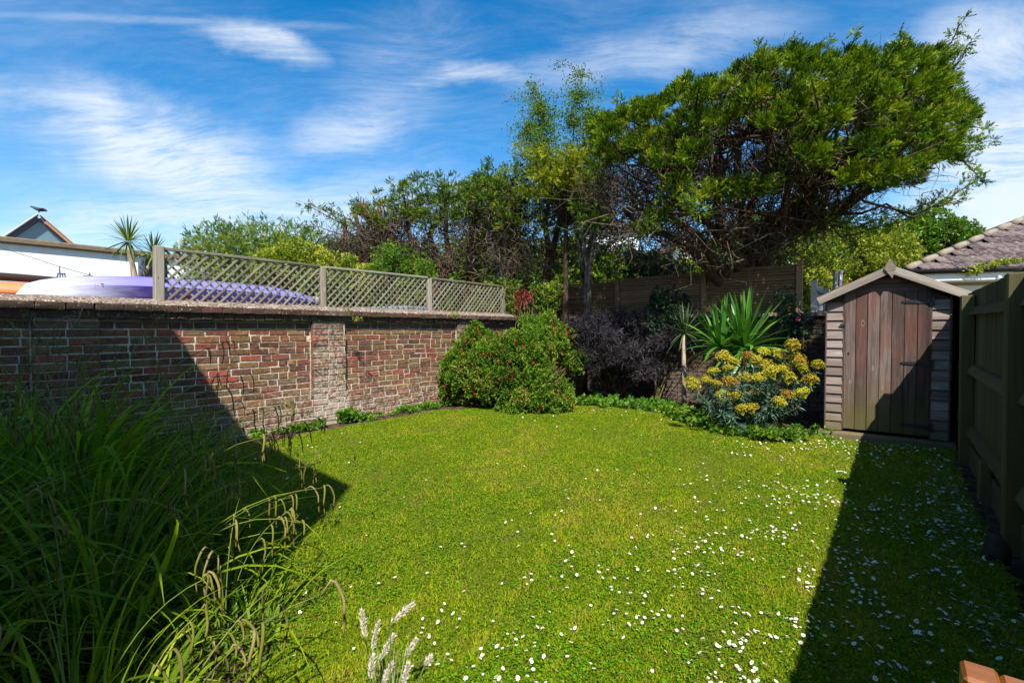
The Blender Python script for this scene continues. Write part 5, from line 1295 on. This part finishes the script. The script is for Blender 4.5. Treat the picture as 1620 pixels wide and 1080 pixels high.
# spurge (euphorbia): stems, whorled leaves, domed flower heads
rg = np.random.default_rng(71)
eb = Vector((2.78, 6.12, 0)); eu = thing('spurge_bush', 'rounded blue-green spurge covered in domed yellow flower heads at the edge of the bed', 'bush', tuple(eb))
HD = [(1144, 565), (1207, 558), (1254, 548), (1231, 562), (1193, 571), (1152, 583), (1129, 588), (1094, 608), (1117, 601), (1133, 608), (1155, 605), (1201, 598), (1178, 598), (1238, 584), (1261, 571), (1269, 585), (1294, 578), (1270, 623), (1245, 625), (1232, 637), (1199, 623), (1145, 628), (1165, 629), (1189, 647), (1174, 649), (1182, 563), (1282, 602), (1221, 590), (1160, 573), (1247, 600), (1212, 578)]
heads = []
for (u, v) in HD:
    Y = 5.55 + (655 - v) / 100 * .85 + rg.uniform(-.12, .12)
    if u > 1218: Y = min(Y, 5.62 - rg.uniform(0, .3))
    heads.append(np.array(W(u, v, Y)))
heads = np.array(heads)
def headmesh(seed):
    rg = np.random.default_rng(seed); n = 105; i = np.arange(n); z = 1 - 1.1 * i / n; r_ = np.sqrt(np.maximum(0, 1 - z * z)); a = i * 2.39996
    N_ = np.stack([r_ * np.cos(a), r_ * np.sin(a), z], -1); P = N_ * np.array([.076, .070, .062]) * rg.uniform(.66, 1.12, (n, 1)) + rg.normal(0, .004, (n, 3))
    M_ = frames(N_ + rg.normal(size=N_.shape) * .25, rg)
    # cup: four little petals opening outwards and a darker eye
    TV = []; TQ = []; tt = []
    for k in range(3):
        a_ = k * 2.1; c_, s_ = math.cos(a_), math.sin(a_)
        o_ = len(TV); TV += [(0, 0, 0), (.5, c_ * .5 - s_ * .45, s_ * .5 + c_ * .45), (.55, c_ * .95, s_ * .95), (.5, c_ * .5 + s_ * .45, s_ * .5 - c_ * .45)]; TQ.append([o_, o_ + 1, o_ + 2, o_ + 3]); tt += [-.1, .1, .15, .1]
    o_ = len(TV); TV += [(.35, -.2, -.2), (.4, .2, -.2), (.42, .2, .2), (.35, -.2, .2)]; TQ.append([o_, o_ + 1, o_ + 2, o_ + 3]); tt += [-.5] * 4
    V, Q, t_ = stamp(np.array(TV), np.array(TQ), P, M_, rg.uniform(.013, .020, n), np.array(tt), rg, .18)
    st_ = curves(np.zeros((14, 3)) + np.array([0, 0, -.06]), P[rg.integers(n, size=14)] * .9, rg, 3, 0, .02); Vs, Qs = tubes(st_, np.full((14, 3), .003), 3)
    return qmesh('flower_head', *cat((V, Q, t_), (Vs, Qs))[:2], M_EUPHF, np.concatenate([t_ - (.25 if seed % 3 == 0 else 0), np.full(len(Vs), .5)]))
HM = [headmesh(s) for s in range(6)]
for i, h_ in enumerate(heads):
    tilt = (h_ - np.array(eb)); s_ = rg.uniform(.85, 1.2)
    put('flower_head', HM[int(rg.integers(6))], eu, tuple(h_ - np.array(eb)), (-tilt[1] * .35 + .25, tilt[0] * .5, rg.uniform(0, 6)), (s_, s_, s_ * rg.uniform(.85, 1.15)))
extra = np.array([W(u, v, 5.9 + rg.uniform(-.5, .4)) for u, v in [(1175, 585), (1195, 610), (1215, 615), (1225, 605), (1250, 610), (1140, 650), (1205, 640), (1220, 655), (1250, 645), (1160, 655), (1175, 675), (1200, 670), (1225, 675), (1120, 640), (1275, 605), (1290, 600), (1240, 660), (1110, 625), (1265, 640), (1150, 615), (1185, 610), (1210, 690), (1235, 690)]])
tops = np.concatenate([heads, extra]); m = len(tops)
base = np.array(eb) + rg.normal(0, .10, (m, 3)) * np.array([1, 1, 0]) + np.array([0, 0, .0])
Pc = curves(base, tops - np.array([0, 0, .04]), rg, 9, .0, .02); Pc[:, 1:-1, 2] -= 0; Pc[:, :, 2] = np.maximum(Pc[:, :, 2], .01)
for i in range(m):
    f = np.linspace(0, 1, 9); Pc[i, :, 2] = base[i, 2] + (Pc[i, -1, 2] - base[i, 2]) * f ** 1.3 + .02
Vb, Qb = tubes(Pc, np.linspace(.009, .005, 9)[None] * np.ones((m, 1)), 5); put('stems', qmesh('stems', Vb, Qb, M_STEM, smooth=True), eu, tuple(-eb))
pos = []; D = []
for i in range(m):
    for f in np.linspace(.36, .985, 26):
        k = f * 8; a_ = int(k); p = Pc[i, a_] * (1 - (k - a_)) + Pc[i, min(8, a_ + 1)] * (k - a_); T = nrm(Pc[i, min(8, a_ + 1)] - Pc[i, a_])
        for q_ in range(3):
            r_ = rg.normal(size=3); r_ -= r_.dot(T) * T; pos.append(p); D.append(nrm(r_) + T * rg.uniform(-.2, .55))
pos = np.array(pos); D = np.array(D); Mx = frames(D, rg)
V, Q, t_ = stamp(tmpl_leaf(.11, .03)[0], LEAF[1], pos, Mx, rg.uniform(.06, .10, len(pos)), LEAF[2], rg, .4); put('foliage', qmesh('foliage', V, Q, M_EUPHL, t_), eu, tuple(-eb))

# ---------------------------------------------------------------- border weeds
def weeds(lab, C, seed, size=(.06, .11), per=26, r=.10, mat=None, name='weed_patch'):
    rg = np.random.default_rng(seed); C = np.array(C); Rr = np.stack([rg.uniform(.6, 1.3, len(C)) * r, rg.uniform(.6, 1.3, len(C)) * r, rg.uniform(.5, 1.2, len(C)) * r * .6], -1)
    V, Q, t_ = cloud(tmpl_cluster(6, .22, .55, 50, seed), C, Rr, per, size, rg, .1, (0, 0, .9), .5)
    V[:, 2] = np.maximum(V[:, 2], .012 + rg.random(len(V)) * .01)
    return tag(put(name, qmesh(name, V, Q, mat or M_WEED, t_)), lab, 'plant')
rg = np.random.default_rng(75)
C = [tuple(G(NF + .05 + abs(rg.normal(0, .07)), d_, rg.uniform(.01, .05))) for d_ in rg.uniform(2.65, 6.0, 58)]
tag(weeds('strip of low bright green weeds along the foot of the long brick wall', C, 76, (.04, .09), 13, .065), kind=None)
C = [tuple(G(NF + .09, 3.93 + rg.normal(0, .06), .03 + .10 * rg.random())) for _ in range(9)]
weeds('taller leafy weed at the brick wall foot, middle of the weed strip', C, 77, (.07, .12), 26, .08)
def bed(u0, u1, v0, v1, n, sx=0):
    out = []
    for _ in range(n):
        u = rg.uniform(u0, u1); f = (u - u0) / (u1 - u0); v = v0 + (v1 - v0) * f + rg.normal(0, 4); Y = 977.5 / (v - 521); out.append((W(u, v, Y).x, Y, rg.uniform(.02, .09)))
    return out
weeds('patch of round-leaved green weeds in front of the black elder', bed(895, 1070, 636, 650, 58), 78, (.06, .11), 16, .085)
weeds('darker leafy weeds at the left foot of the yellow spurge', bed(1060, 1170, 655, 690, 60), 79, (.07, .12), 24, .10, M_BAY)
weeds('leafy weeds in front of the spurge, right at the lawn edge', bed(1150, 1270, 690, 698, 34), 80, (.05, .09), 20, .08, M_BAY)
weeds('tuft of weeds growing at the left corner of the shed plinth', bed(1262, 1310, 694, 694, 9), 81, (.03, .06), 18, .05)
C = [tuple(W(u, v, Y)) for u, v, Y in [(549, 492, 6.4), (553, 490, 6.4), (563, 505, 6.38), (568, 504, 6.38), (715, 497, 8.0), (722, 496, 8.0), (718, 499, 7.97)]]
V, Q, t_ = cloud(CLUS, np.array(C), np.full(7, .035), 14, (.02, .04), rg, .1, (0, -.2, .5), .8); tag(put('wall_fern', qmesh('wall_fern', V, Q, M_YSHRUB, t_)), 'small yellow-green tufts sprouting on the coping of the long wall', 'plant')
C = [tuple(W(u, v, Y)) for u, v, Y in [(150, 461, 5.35), (157, 459, 5.35), (165, 461, 5.4), (172, 462, 5.4), (180, 464, 5.45), (186, 465, 5.5), (162, 457, 5.4), (292, 474, 5.6), (300, 476, 5.6), (330, 479, 5.7)]]
V, Q, t_ = cloud(CLUSN, np.array(C), np.full(10, .045), 16, (.04, .07), rg, .1, (0, 0, .6), .8); tag(put('red_succulent', qmesh('red_succulent', V, Q, M_REDL, t_)), 'wispy red-leaved plant sprouting behind the wall top beside the purple kayak', 'plant')
# red-leaved shrub and little green lattice between trellis and slatted fence
P = pxc(rg, [(800, 455), (818, 452), (820, 495), (800, 495)], 9, (9.7, 10.0), .1) 
bush('potted_shrub', 'green leafy shrub just right of the trellis end', 'shrub', np.concatenate([P, pxc(rg, [(845, 455), (880, 455), (880, 485), (845, 490)], 18, (9.6, 10), .12)]), np.full(len(P) + 18, .12)[:len(P) + 18], 30, (.07, .11), M_HEDGE, 84, stems=6) if len(P) == 9 else None
P = pxc(rg, [(820, 460), (842, 458), (838, 485), (820, 485)], 9, (9.5, 9.7), .08)
bush('red_leaved_shrub', 'crimson-leaved shrub above the fuchsia, between trellis and slatted fence', 'shrub', P, np.full(len(P), .07), 11, (.06, .09), M_REDL, 85, stems=5)
gl = thing('small_lattice', 'small yellow-green square lattice beside the trellis end', 'trellis', tuple(W(809, 521, 9.75) + Vector((0, 0, .25))), GROT + 1.2)
for i in range(4): put('bar', boxm('bar', (.30, .014, .018), M_YEL if 0 else M_STEM, .002), gl, (0, 0, .08 + .16 * i))
for i in range(3): put('bar', boxm('bar', (.018, .014, .62), M_STEM, .002), gl, (-.12 + .12 * i, .016, .31))
# ================================================================ pendulous sedge clumps, left foreground
rg = np.random.default_rng(91)
def archleaf(L, wd, lean, droop, mat, name='leaf', k=9, fold=.22, tip=.5):
    """upright blade that arches over; base at origin, leaning to +x"""
    t = np.linspace(0, 1, k); a0 = R(90 - lean); ang = a0 - R(droop) * t ** 1.6
    ds = L / (k - 1); x = np.concatenate([[0], np.cumsum(np.cos(ang[:-1]) * ds)]); z = np.concatenate([[0], np.cumsum(np.sin(ang[:-1]) * ds)])
    P = np.stack([x, .03 * L * np.sin(3 * t), z], -1)[None]
    wv_ = wd / 2 * np.minimum(1, t / .2 + .5) * (1 - np.maximum(0, (t - tip) / (1 - tip)) ** 1.3) + .0006
    side = np.broadcast_to(np.array([0, 1.0, 0]), P.shape); V, Q = ribbons(P, side, wv_[None], fold); return V, Q
LM = []
for i in range(16):
    V, Q = archleaf(rg.uniform(.65, 1.15), rg.uniform(.013, .026), rg.uniform(4, 40), rg.uniform(50, 135), M_SEDGE); LM.append(qmesh('leaf', V, Q, M_SEDGE, smooth=True))
UP = [i for i, m_ in enumerate(LM) if max(v.co.x for v in m_.vertices) < .42] or [0]
CK = []
for i in range(7):                          # catkins: hooked at the stalk then hanging
    L = rg.uniform(.10, .19); k = 13; t = np.linspace(0, 1, k); hk = rg.uniform(.022, .05)
    P = np.stack([hk * np.sin(np.minimum(t * 2.6, 1.4)) * (1 if i % 7 else 2), .004 * np.sin(7 * t), hk * .55 * np.sin(np.minimum(t * 6, 2.2)) - L * np.maximum(0, t - .16) ** 1.15], -1)
    rd = .0027 * np.sin(np.pi * np.clip(t * .96 + .04, 0, 1)) ** .35 * (1 + .12 * np.sin(t * 60)) * (t > .10) + .0010
    b = MB(); b.tube(P.tolist(), rd.tolist(), 6); CK.append(b.mesh('catkin', M_CATK, True))
CLUMPS = [(-2.75, 3.05, 1.28, 'tall'), (-2.05, 2.45, 1.05, ''), (-3.35, 3.75, 1.15, ''), (-1.62, 1.95, .88, ''), (-2.45, 1.95, 1.12, ''), (-1.25, 1.38, .62, ''), (-3.35, 3.1, 1.3, ''), (-1.9, 1.45, .85, ''), (-2.7, 4.2, .8, ''), (-3.3, 4.45, .72, ''), (-1.75, 2.75, .8, ''), (-1.12, 1.9, .6, ''), (-.95, 1.12, .6, ''), (-1.45, 2.35, .62, '')]
LAB = ['tallest pendulous sedge clump, its leaves standing up against the brick wall', 'middle sedge clump with catkins hanging over the shaded lawn edge', 'sedge clump close to the wall under the second pilaster from the left',
       'sedge clump leaning out over the lawn with sunlit catkins', 'broad dark sedge clump in the left foreground', 'low narrow-leaved sedge tuft at the bottom edge, nearest the pale plumes',
       'sedge clump at the far left edge against the wall', 'dense shaded sedge clump at the lower left', 'small sedge clump at the foot of the wall where its shadow edge falls', 'short sedge tuft against the wall left of the shadow edge', 'sedge clump behind the middle one, overhanging the shaded lawn',
       'low sparse sedge tuft at the bare patch of the lawn edge', 'sedge tuft cut by the bottom edge left of the pale plumes', 'low sedge tuft under the fluffy seed head']
ntot = [170, 160, 150, 150, 170, 100, 140, 150, 100, 80, 100, 45, 70, 60]
for ci, (x, y, s_, kind) in enumerate(CLUMPS):
    rt = thing('pendulous_sedge', LAB[ci], 'sedge', (x, y, 0), 0, 'pendulous sedge clumps in the left bed')
    for i in range(ntot[ci]):
        az = rg.uniform(0, 6.283); r_ = rg.uniform(0, .20); sc = s_ * rg.uniform(.55, 1.08)
        put('leaf', LM[int(rg.integers(16))], rt, (math.cos(az) * r_, math.sin(az) * r_, -.02), (rg.normal(0, .14), rg.normal(0, .10), az + rg.normal(0, .5)), (sc, sc * rg.uniform(.8, 1.2), sc))
    if ci in (0, 2, 6):                     # tall stiff blades standing against the wall
        for i in range(16):
            az = rg.uniform(0, 6.283); sc = rg.uniform(1.15, 1.6)
            put('leaf', LM[UP[int(rg.integers(len(UP)))]], rt, (math.cos(az) * .12, math.sin(az) * .12, 0), (rg.normal(0, .06), -R(10), az), (sc, sc * .8, sc))
    # low old leaves
    m = 150; az = rg.uniform(0, 6.283, m); t = np.linspace(0, 1, 6)[None]; L = rg.uniform(.25, .6, (m, 1)) * s_; dr_ = rg.uniform(.5, 1.2, (m, 1))
    rad_ = L * t * .9; zz = .03 + L * (t * rg.uniform(.25, 1.1, (m, 1)) - dr_ * .5 * t ** 2); zz = np.maximum(zz, .01)
    P = np.stack([np.cos(az)[:, None] * rad_ + rg.normal(0, .12, (m, 1)), np.sin(az)[:, None] * rad_ + rg.normal(0, .12, (m, 1)), zz], -1)
    sd_ = np.stack([-np.sin(az), np.cos(az), 0 * az], -1)[:, None] * np.ones((1, 6, 1)); wv_ = rg.uniform(.003, .0065, (m, 1)) * (1.1 - t ** 2)
    V, Q = ribbons(P, sd_, wv_, .2); put('undergrowth', qmesh('undergrowth', V, Q, M_SEDGEF, np.repeat(rg.random(m), 18)), rt, kind='stuff')
    ns = {3: 9, 0: 10, 1: 9, 4: 9, 2: 6, 6: 7, 7: 7, 10: 8}.get(ci, 5)
    for j in range(ns):
        if ci in (3, 10, 1) and j < 6: az = R(rg.uniform(-15, 55))
        else: az = rg.uniform(0, 6.283)
        L = s_ * rg.uniform(.85, 1.35); k = 12; t = np.linspace(0, 1, k); lean = rg.uniform(12, 42) if ci in (3, 10, 1) else rg.uniform(3, 28); ang = R(90 - lean) - R(rg.uniform(45, 85)) * t ** 2.2
        ds = L / (k - 1); rx = np.concatenate([[0], np.cumsum(np.cos(ang[:-1]) * ds)]); rz = np.concatenate([[0], np.cumsum(np.sin(ang[:-1]) * ds)])
        P = np.stack([np.cos(az) * rx, np.sin(az) * rx, rz], -1)
        b = MB(); b.tube(P.tolist(), list(np.linspace(.0035, .0013, k)), 5); put('flower_stem', b.mesh('flower_stem', M_CULM, True), rt)
        for q_ in range(int(rg.integers(4, 7))):
            f = rg.uniform(.62, 1.0) if q_ else 1.0; kk = f * (k - 1); a_ = min(k - 2, int(kk)); p = P[a_] * (1 - (kk - a_)) + P[a_ + 1] * (kk - a_); sc = rg.uniform(.75, 1.2)
            put('catkin', CK[int(rg.integers(7))], rt, tuple(p), (rg.normal(0, .08), rg.normal(0, .08), az + rg.normal(0, .8)), (sc,) * 3)

# feathery seed head standing in the sedge, and the pale plumed grass in the foreground
def plume(L, wd, seed):
    rg = np.random.default_rng(seed); n = 200; f = rg.random(n) ** .8; ang = rg.uniform(0, 6.283, n); r_ = wd * np.sin(np.pi * np.clip(f * .92 + .06, 0, 1)) ** .8
    P = np.stack([r_ * np.cos(ang) * rg.uniform(.2, .9, n), r_ * np.sin(ang) * rg.uniform(.2, .9, n), f * L], -1); D = np.stack([np.cos(ang) * .5, np.sin(ang) * .5, np.full(n, 1.2)], -1) + rg.normal(0, .3, (n, 3))
    V, Q, t_ = stamp(tmpl_leaf(.13, .05)[0], LEAF[1], P, frames(D, rg), rg.uniform(.008, .017, n), LEAF[2], rg, .35)
    return qmesh('plume', V, Q, M_PLUME, t_)
og = thing('plume_grass', 'small tuft of pale feathery-headed grass at the bottom edge of the photo', 'grass tuft', (-.36, 1.42, 0))
off = -Vector(og.location)
PLM = [(573, 968, 578, 1010), (598, 985, 588, 1030), (652, 956, 618, 985), (622, 1005, 600, 1045), (657, 1012, 640, 1040), (620, 1050, 604, 1085), (680, 1040, 672, 1052), (645, 1052, 636, 1090), (590, 1040, 585, 1075)]
for i, (u, v, u2, v2) in enumerate(PLM):
    Y = 1.38 + .16 * rg.random(); tp = W(u, v, Y); bt = W(u2, v2, Y); dv = (tp - bt); base = Vector((-.36 + rg.normal(0, .03), 1.42 + rg.normal(0, .03), 0))
    P = [base, base.lerp(bt, .35) + Vector((0, 0, .01)), base.lerp(bt, .7), bt, bt.lerp(tp, .5), tp]
    b = MB(); b.tube([tuple(p + off) for p in P], [.0022, .002, .0018, .0015, .001, .0008], 5); me_ = b.mesh('stalk', M_PSTEM, True); put('stalk', me_, og)
    put('seed_plume', plume(dv.length * 1.02, .0062, 200 + i), og, tuple(bt + off), dv.to_track_quat('Z', 'Y').to_euler())
m = 60; az = rg.uniform(0, 6.283, m); t = np.linspace(0, 1, 6)[None]; L = rg.uniform(.15, .36, (m, 1)); P = np.stack([np.cos(az)[:, None] * L * t ** 1.5 * .4, np.sin(az)[:, None] * L * t ** 1.5 * .4, L * t * .85], -1)
V, Q = ribbons(P, np.stack([-np.sin(az), np.cos(az), 0 * az], -1)[:, None] * np.ones((1, 6, 1)), .0018 * (1.1 - t) * np.ones((m, 1)), .1); put('blades', qmesh('blades', V, Q, M_PSTEM, np.repeat(rg.random(m), 18)), og, kind='stuff')
sp = W(400, 915, 2.35); fh = thing('grass_seed_head', 'fluffy grey seed head on a thin stalk in the sedge at the lawn edge', 'seed head', (sp.x, sp.y, 0))
b = MB(); b.tube([(0, 0, 0), (-.01, 0, sp.z * .6), (0, 0, sp.z - .04)], [.002, .0018, .0015], 5); put('stalk', b.mesh('stalk', M_PSTEM), fh); put('seed_plume', plume(.115, .028, 230), fh, (0, 0, sp.z - .05))

# ================================================================ lawn: blades, clover, daisies, stones
rg = np.random.default_rng(101)
def sample_lawn(n, p=2.0, edge=0.0):
    """points over the lawn, denser near the camera's corner of the garden"""
    out = np.zeros((0, 2))
    while len(out) < n:
        r_ = np.exp(rg.uniform(math.log(1.25), math.log(9.5), n)); a = rg.uniform(-1.0, 1.0, n)
        r_ = np.where(rg.random(n) < .55, r_, np.sqrt(rg.uniform(1.5, 85, n)))
        x, y = r_ * np.sin(a), r_ * np.cos(a); k = inpoly(x + rg.normal(0, .02, n), y + rg.normal(0, .02, n), LAWN); out = np.concatenate([out, np.stack([x, y], -1)[k]])
    return out[:n]
def fbm(x, y, s, seed=0):
    r_ = np.random.default_rng(seed); v = 0; amp = 1; tot = 0
    for o_ in range(4):
        for _ in range(3):
            a, ph_ = r_.uniform(0, 6.283), r_.uniform(0, 6.283); f = s * 2 ** o_ * r_.uniform(.7, 1.3); v = v + amp * np.sin((x * math.cos(a) + y * math.sin(a)) * f + ph_); tot += amp
        amp *= .6
    return v / tot * 2
M_GRASS = leafmat('lawn_grass', [(0.0, (0.28, 0.18, 0.06)), (0.12, (0.30, 0.24, 0.04)), (0.2, (0.055, 0.115, 0.002)), (0.5, (0.172, 0.262, 0.003)), (0.8, (0.33, 0.36, 0.005)), (1.0, (0.38, 0.38, 0.012))], 0.4, .7, .08)
NBL = 680000
xy = sample_lawn(NBL); dist = np.linalg.norm(xy, axis=1)
pn = fbm(xy[:, 0], xy[:, 1], 2.2, 3); fn = fbm(xy[:, 0], xy[:, 1], 14, 4)
keep = rg.random(NBL) < np.clip(.9 + .35 * pn, .45, 1); xy = xy[keep]; dist = dist[keep]; pn = pn[keep]; fn = fn[keep]; n = len(xy)
bare = np.exp(-(((xy - np.array([-.93, 2.35])) / np.array([.22, .38])) ** 2).sum(1)); k = rg.random(n) > bare * .85; xy = xy[k]; dist = dist[k]; pn = pn[k]; fn = fn[k]; n = len(xy)
L = rg.uniform(.010, .025, n) * (1 + .35 * fn) * (1 + .015 * dist); wd = rg.uniform(.0014, .0030, n) * (1 + .13 * dist)
az = rg.uniform(0, 6.283, n); el = rg.uniform(R(8), R(62), n)
D = np.stack([np.cos(az) * np.cos(el), np.sin(az) * np.cos(el), np.sin(el)], -1); Sd = np.stack([-np.sin(az), np.cos(az), 0 * az], -1)
B = np.stack([xy[:, 0], xy[:, 1], lawn_h(xy[:, 0], xy[:, 1]) - .002], -1)
V = np.stack([B - Sd * wd[:, None], B + Sd * wd[:, None], B + D * L[:, None]], 1).reshape(-1, 3); T = np.arange(n * 3).reshape(-1, 3)
tt = np.clip(.50 + .15 * pn + .13 * fn + rg.normal(0, .19, n), 0.14, 1); dry = rg.random(n) < .10 + .20 * (pn > .30) + .14 * (fn > .5) + .12 * bare[k][:n]; tt[dry] = rg.uniform(0, .15, dry.sum())
tag(put('grass', qmesh('grass', V, None, M_GRASS, np.repeat(tt, 3), T=T)), 'short sunlit lawn grass mixed with straw and moss', 'grass', kind='stuff')
# clover and moss leaflets lying in the turf
n = 150000; xy = sample_lawn(n); cn = fbm(xy[:, 0], xy[:, 1], 5, 9); xy = xy[rg.random(n) < np.clip(.5 + .5 * cn, .15, 1)]; n = len(xy); dist = np.linalg.norm(xy, axis=1)
s_ = rg.uniform(.0024, .0050, n) * (1 + .12 * dist); az = rg.uniform(0, 6.283, n); c_, sn2 = np.cos(az), np.sin(az)
zc = lawn_h(xy[:, 0], xy[:, 1]) + rg.uniform(.006, .018, n); tl = rg.normal(0, .35, (n, 2))
def vv(a, b): X = xy[:, 0] + s_ * (a * c_ - b * sn2); Y = xy[:, 1] + s_ * (a * sn2 + b * c_); return np.stack([X, Y, zc + s_ * (a * tl[:, 0] + b * tl[:, 1])], -1)
V = np.stack([vv(-1, 0), vv(0, -.9), vv(1.1, 0), vv(0, .9)], 1).reshape(-1, 3); Q = np.arange(n * 4).reshape(-1, 4)
M_CLOV = leafmat('clover_leaves', [(0.0, (0.025, 0.085, 0.003)), (.5, (0.075, 0.20, 0.004)), (1, (0.17, 0.31, 0.01))], .35, .7, .08)
tag(put('clover', qmesh('clover', V, Q, M_CLOV, np.repeat(rg.random(n), 4))), 'small clover and moss leaves spread through the lawn', 'clover', kind='stuff')
# daisies
def daisy(seed, npet=13, r=.0098):
    rg = np.random.default_rng(seed); b = MB(); h = rg.uniform(.022, .036); tl = rg.normal(0, .30, 2)
    def P(x, y, z): return (x, y, h + z + x * tl[0] + y * tl[1])
    b.tube([(0, 0, -.004), (0, 0, h)], [.0009, .0008], 4, 2, False)
    for i in range(npet):
        a = i * 6.283 / npet; a2 = .20; ro = r * rg.uniform(.88, 1.08)
        b.add([P(.0028 * math.cos(a), .0028 * math.sin(a), 0), P(ro * .75 * math.cos(a - a2), ro * .75 * math.sin(a - a2), .0006), P(ro * math.cos(a), ro * math.sin(a), .0002), P(ro * .75 * math.cos(a + a2), ro * .75 * math.sin(a + a2), .0006)], [[0, 1, 2, 3]], None, 0)
    k = 8; ring = [P(.0036 * math.cos(i * 6.283 / k), .0036 * math.sin(i * 6.283 / k), .001) for i in range(k)]
    b.add(ring + [P(0, 0, .0032)], [[i, (i + 1) % k, k] for i in range(k)], None, 1)
    return b
DZ = [daisy(300 + i) for i in range(6)]; DM = [d_.mesh('daisy', [M_WPET, M_YEL, M_STEM]) for d_ in DZ]
cand = sample_lawn(30000); nn, dd = toG(cand[:, 0], cand[:, 1]); cl_ = fbm(cand[:, 0], cand[:, 1], 3.5, 12); c2 = fbm(cand[:, 0], cand[:, 1], 11, 13)
dens = .018 + .80 * np.clip((nn + 2.1) / 2.0, 0, 1) ** 2.0 * np.clip((.55 - nn) / .35, .12, 1) + .25 * np.exp(-((dd - 6.6) / .5) ** 2) * (nn > -3.6)
dens = dens * np.clip(.45 + .75 * cl_ + .8 * c2, .06, 1.6)
kk = rg.random(len(cand)) < dens * .62; ds_ = cand[kk]; ds_ = ds_[np.argsort(np.linalg.norm(ds_, axis=1))]
ang_ok = np.abs(ds_[:, 0]) < ds_[:, 1] * 1.04; ds_ = np.concatenate([ds_[ang_ok & (ds_[:, 1] > 1.5)], ds_[~(ang_ok & (ds_[:, 1] > 1.5))]])
rest = MB()
for i, (x, y) in enumerate(ds_):
    z = float(lawn_h(x, y)); s_ = rg.uniform(.45, .82) * (1 + .04 * y); j = int(rg.integers(6)); a = rg.uniform(0, 6.283)
    if i < 300: o = put('daisy', DM[j], None, (x, y, z), (0, 0, a), (s_,) * 3); tag(o, 'small white lawn daisy with a yellow eye in the grass', 'daisy', 'daisies on the lawn')
    else: rest.add(DZ[j].v, DZ[j].f, Matrix.Translation((x, y, z)) @ Matrix.Rotation(a, 4, 'Z') @ Matrix.Diagonal((s_ * 1.12, s_ * 1.12, s_, 1))); rest.m[-len(DZ[j].f):] = DZ[j].m
o = put('further_daisies', rest.mesh('further_daisies', [M_WPET, M_YEL, M_STEM])); tag(o, 'the many further white daisies across the lawn', 'daisies', kind='stuff')
print('daisies', len(ds_))
# pebbles and chips along the fence foot and leaf litter on the soil
def bits(name, lab, pts, size, mat, seed, flat=.5):
    rg = np.random.default_rng(seed); n = len(pts); TV = np.array([[1, 0, 0], [0, 1, 0], [-1, 0, 0], [0, -1, 0], [0, 0, .6], [0, 0, -.6]], float); TT = np.array([[0, 1, 4], [1, 2, 4], [2, 3, 4], [3, 0, 4], [1, 0, 5], [2, 1, 5], [3, 2, 5], [0, 3, 5]])
    sc = rg.uniform(size[0], size[1], (n, 3)) * np.array([1, 1, flat]); M_ = frames(np.stack([rg.normal(size=n), rg.normal(size=n), rg.normal(size=n) * .2], -1), rg, True)
    V = np.einsum('mij,mtj->mti', M_, TV[None] * sc[:, None] * rg.uniform(.7, 1.2, (n, 6, 1))) + pts[:, None]
    return tag(put(name, qmesh(name, V.reshape(-1, 3), None, mat, np.repeat(rg.random(n), 6), T=(TT[None] + (np.arange(n) * 6)[:, None, None]).reshape(-1, 3))), lab, 'litter', kind='stuff')
n = 420; nn = rg.normal(.36, .07, n); dd = rg.uniform(2.6, 6.7, n); pts = np.array([tuple(G(a, b, .03)) for a, b in zip(nn, dd)])
bits('pebbles', 'scattered pale shell and stone chips along the foot of the board fence', pts, (.006, .022), leafmat('pale_chips', [(0, (.10, .08, .06)), (.6, (.26, .22, .18)), (1, (.55, .5, .44))], .0, .9, .1), 110)
n = 5200; nn = rg.uniform(-5.8, .45, n); dd = np.where(rg.random(n) < .6, rg.uniform(6.2, 8.8, n), rg.uniform(0, 4.6, n)); pts = np.array([tuple(G(a, b, .008)) for a, b in zip(nn, dd)]); pts = pts[~inpoly(pts[:, 0], pts[:, 1], LAWN)]
bits('bark_litter', 'reddish bark chips and dry leaf litter on the soil beds', pts, (.006, .024), leafmat('bark_chips', [(0, (.03, .016, .01)), (.5, (.12, .058, .035)), (.9, (.22, .12, .08)), (1, (.36, .26, .2))], .0, .9, .1), 111, .4)
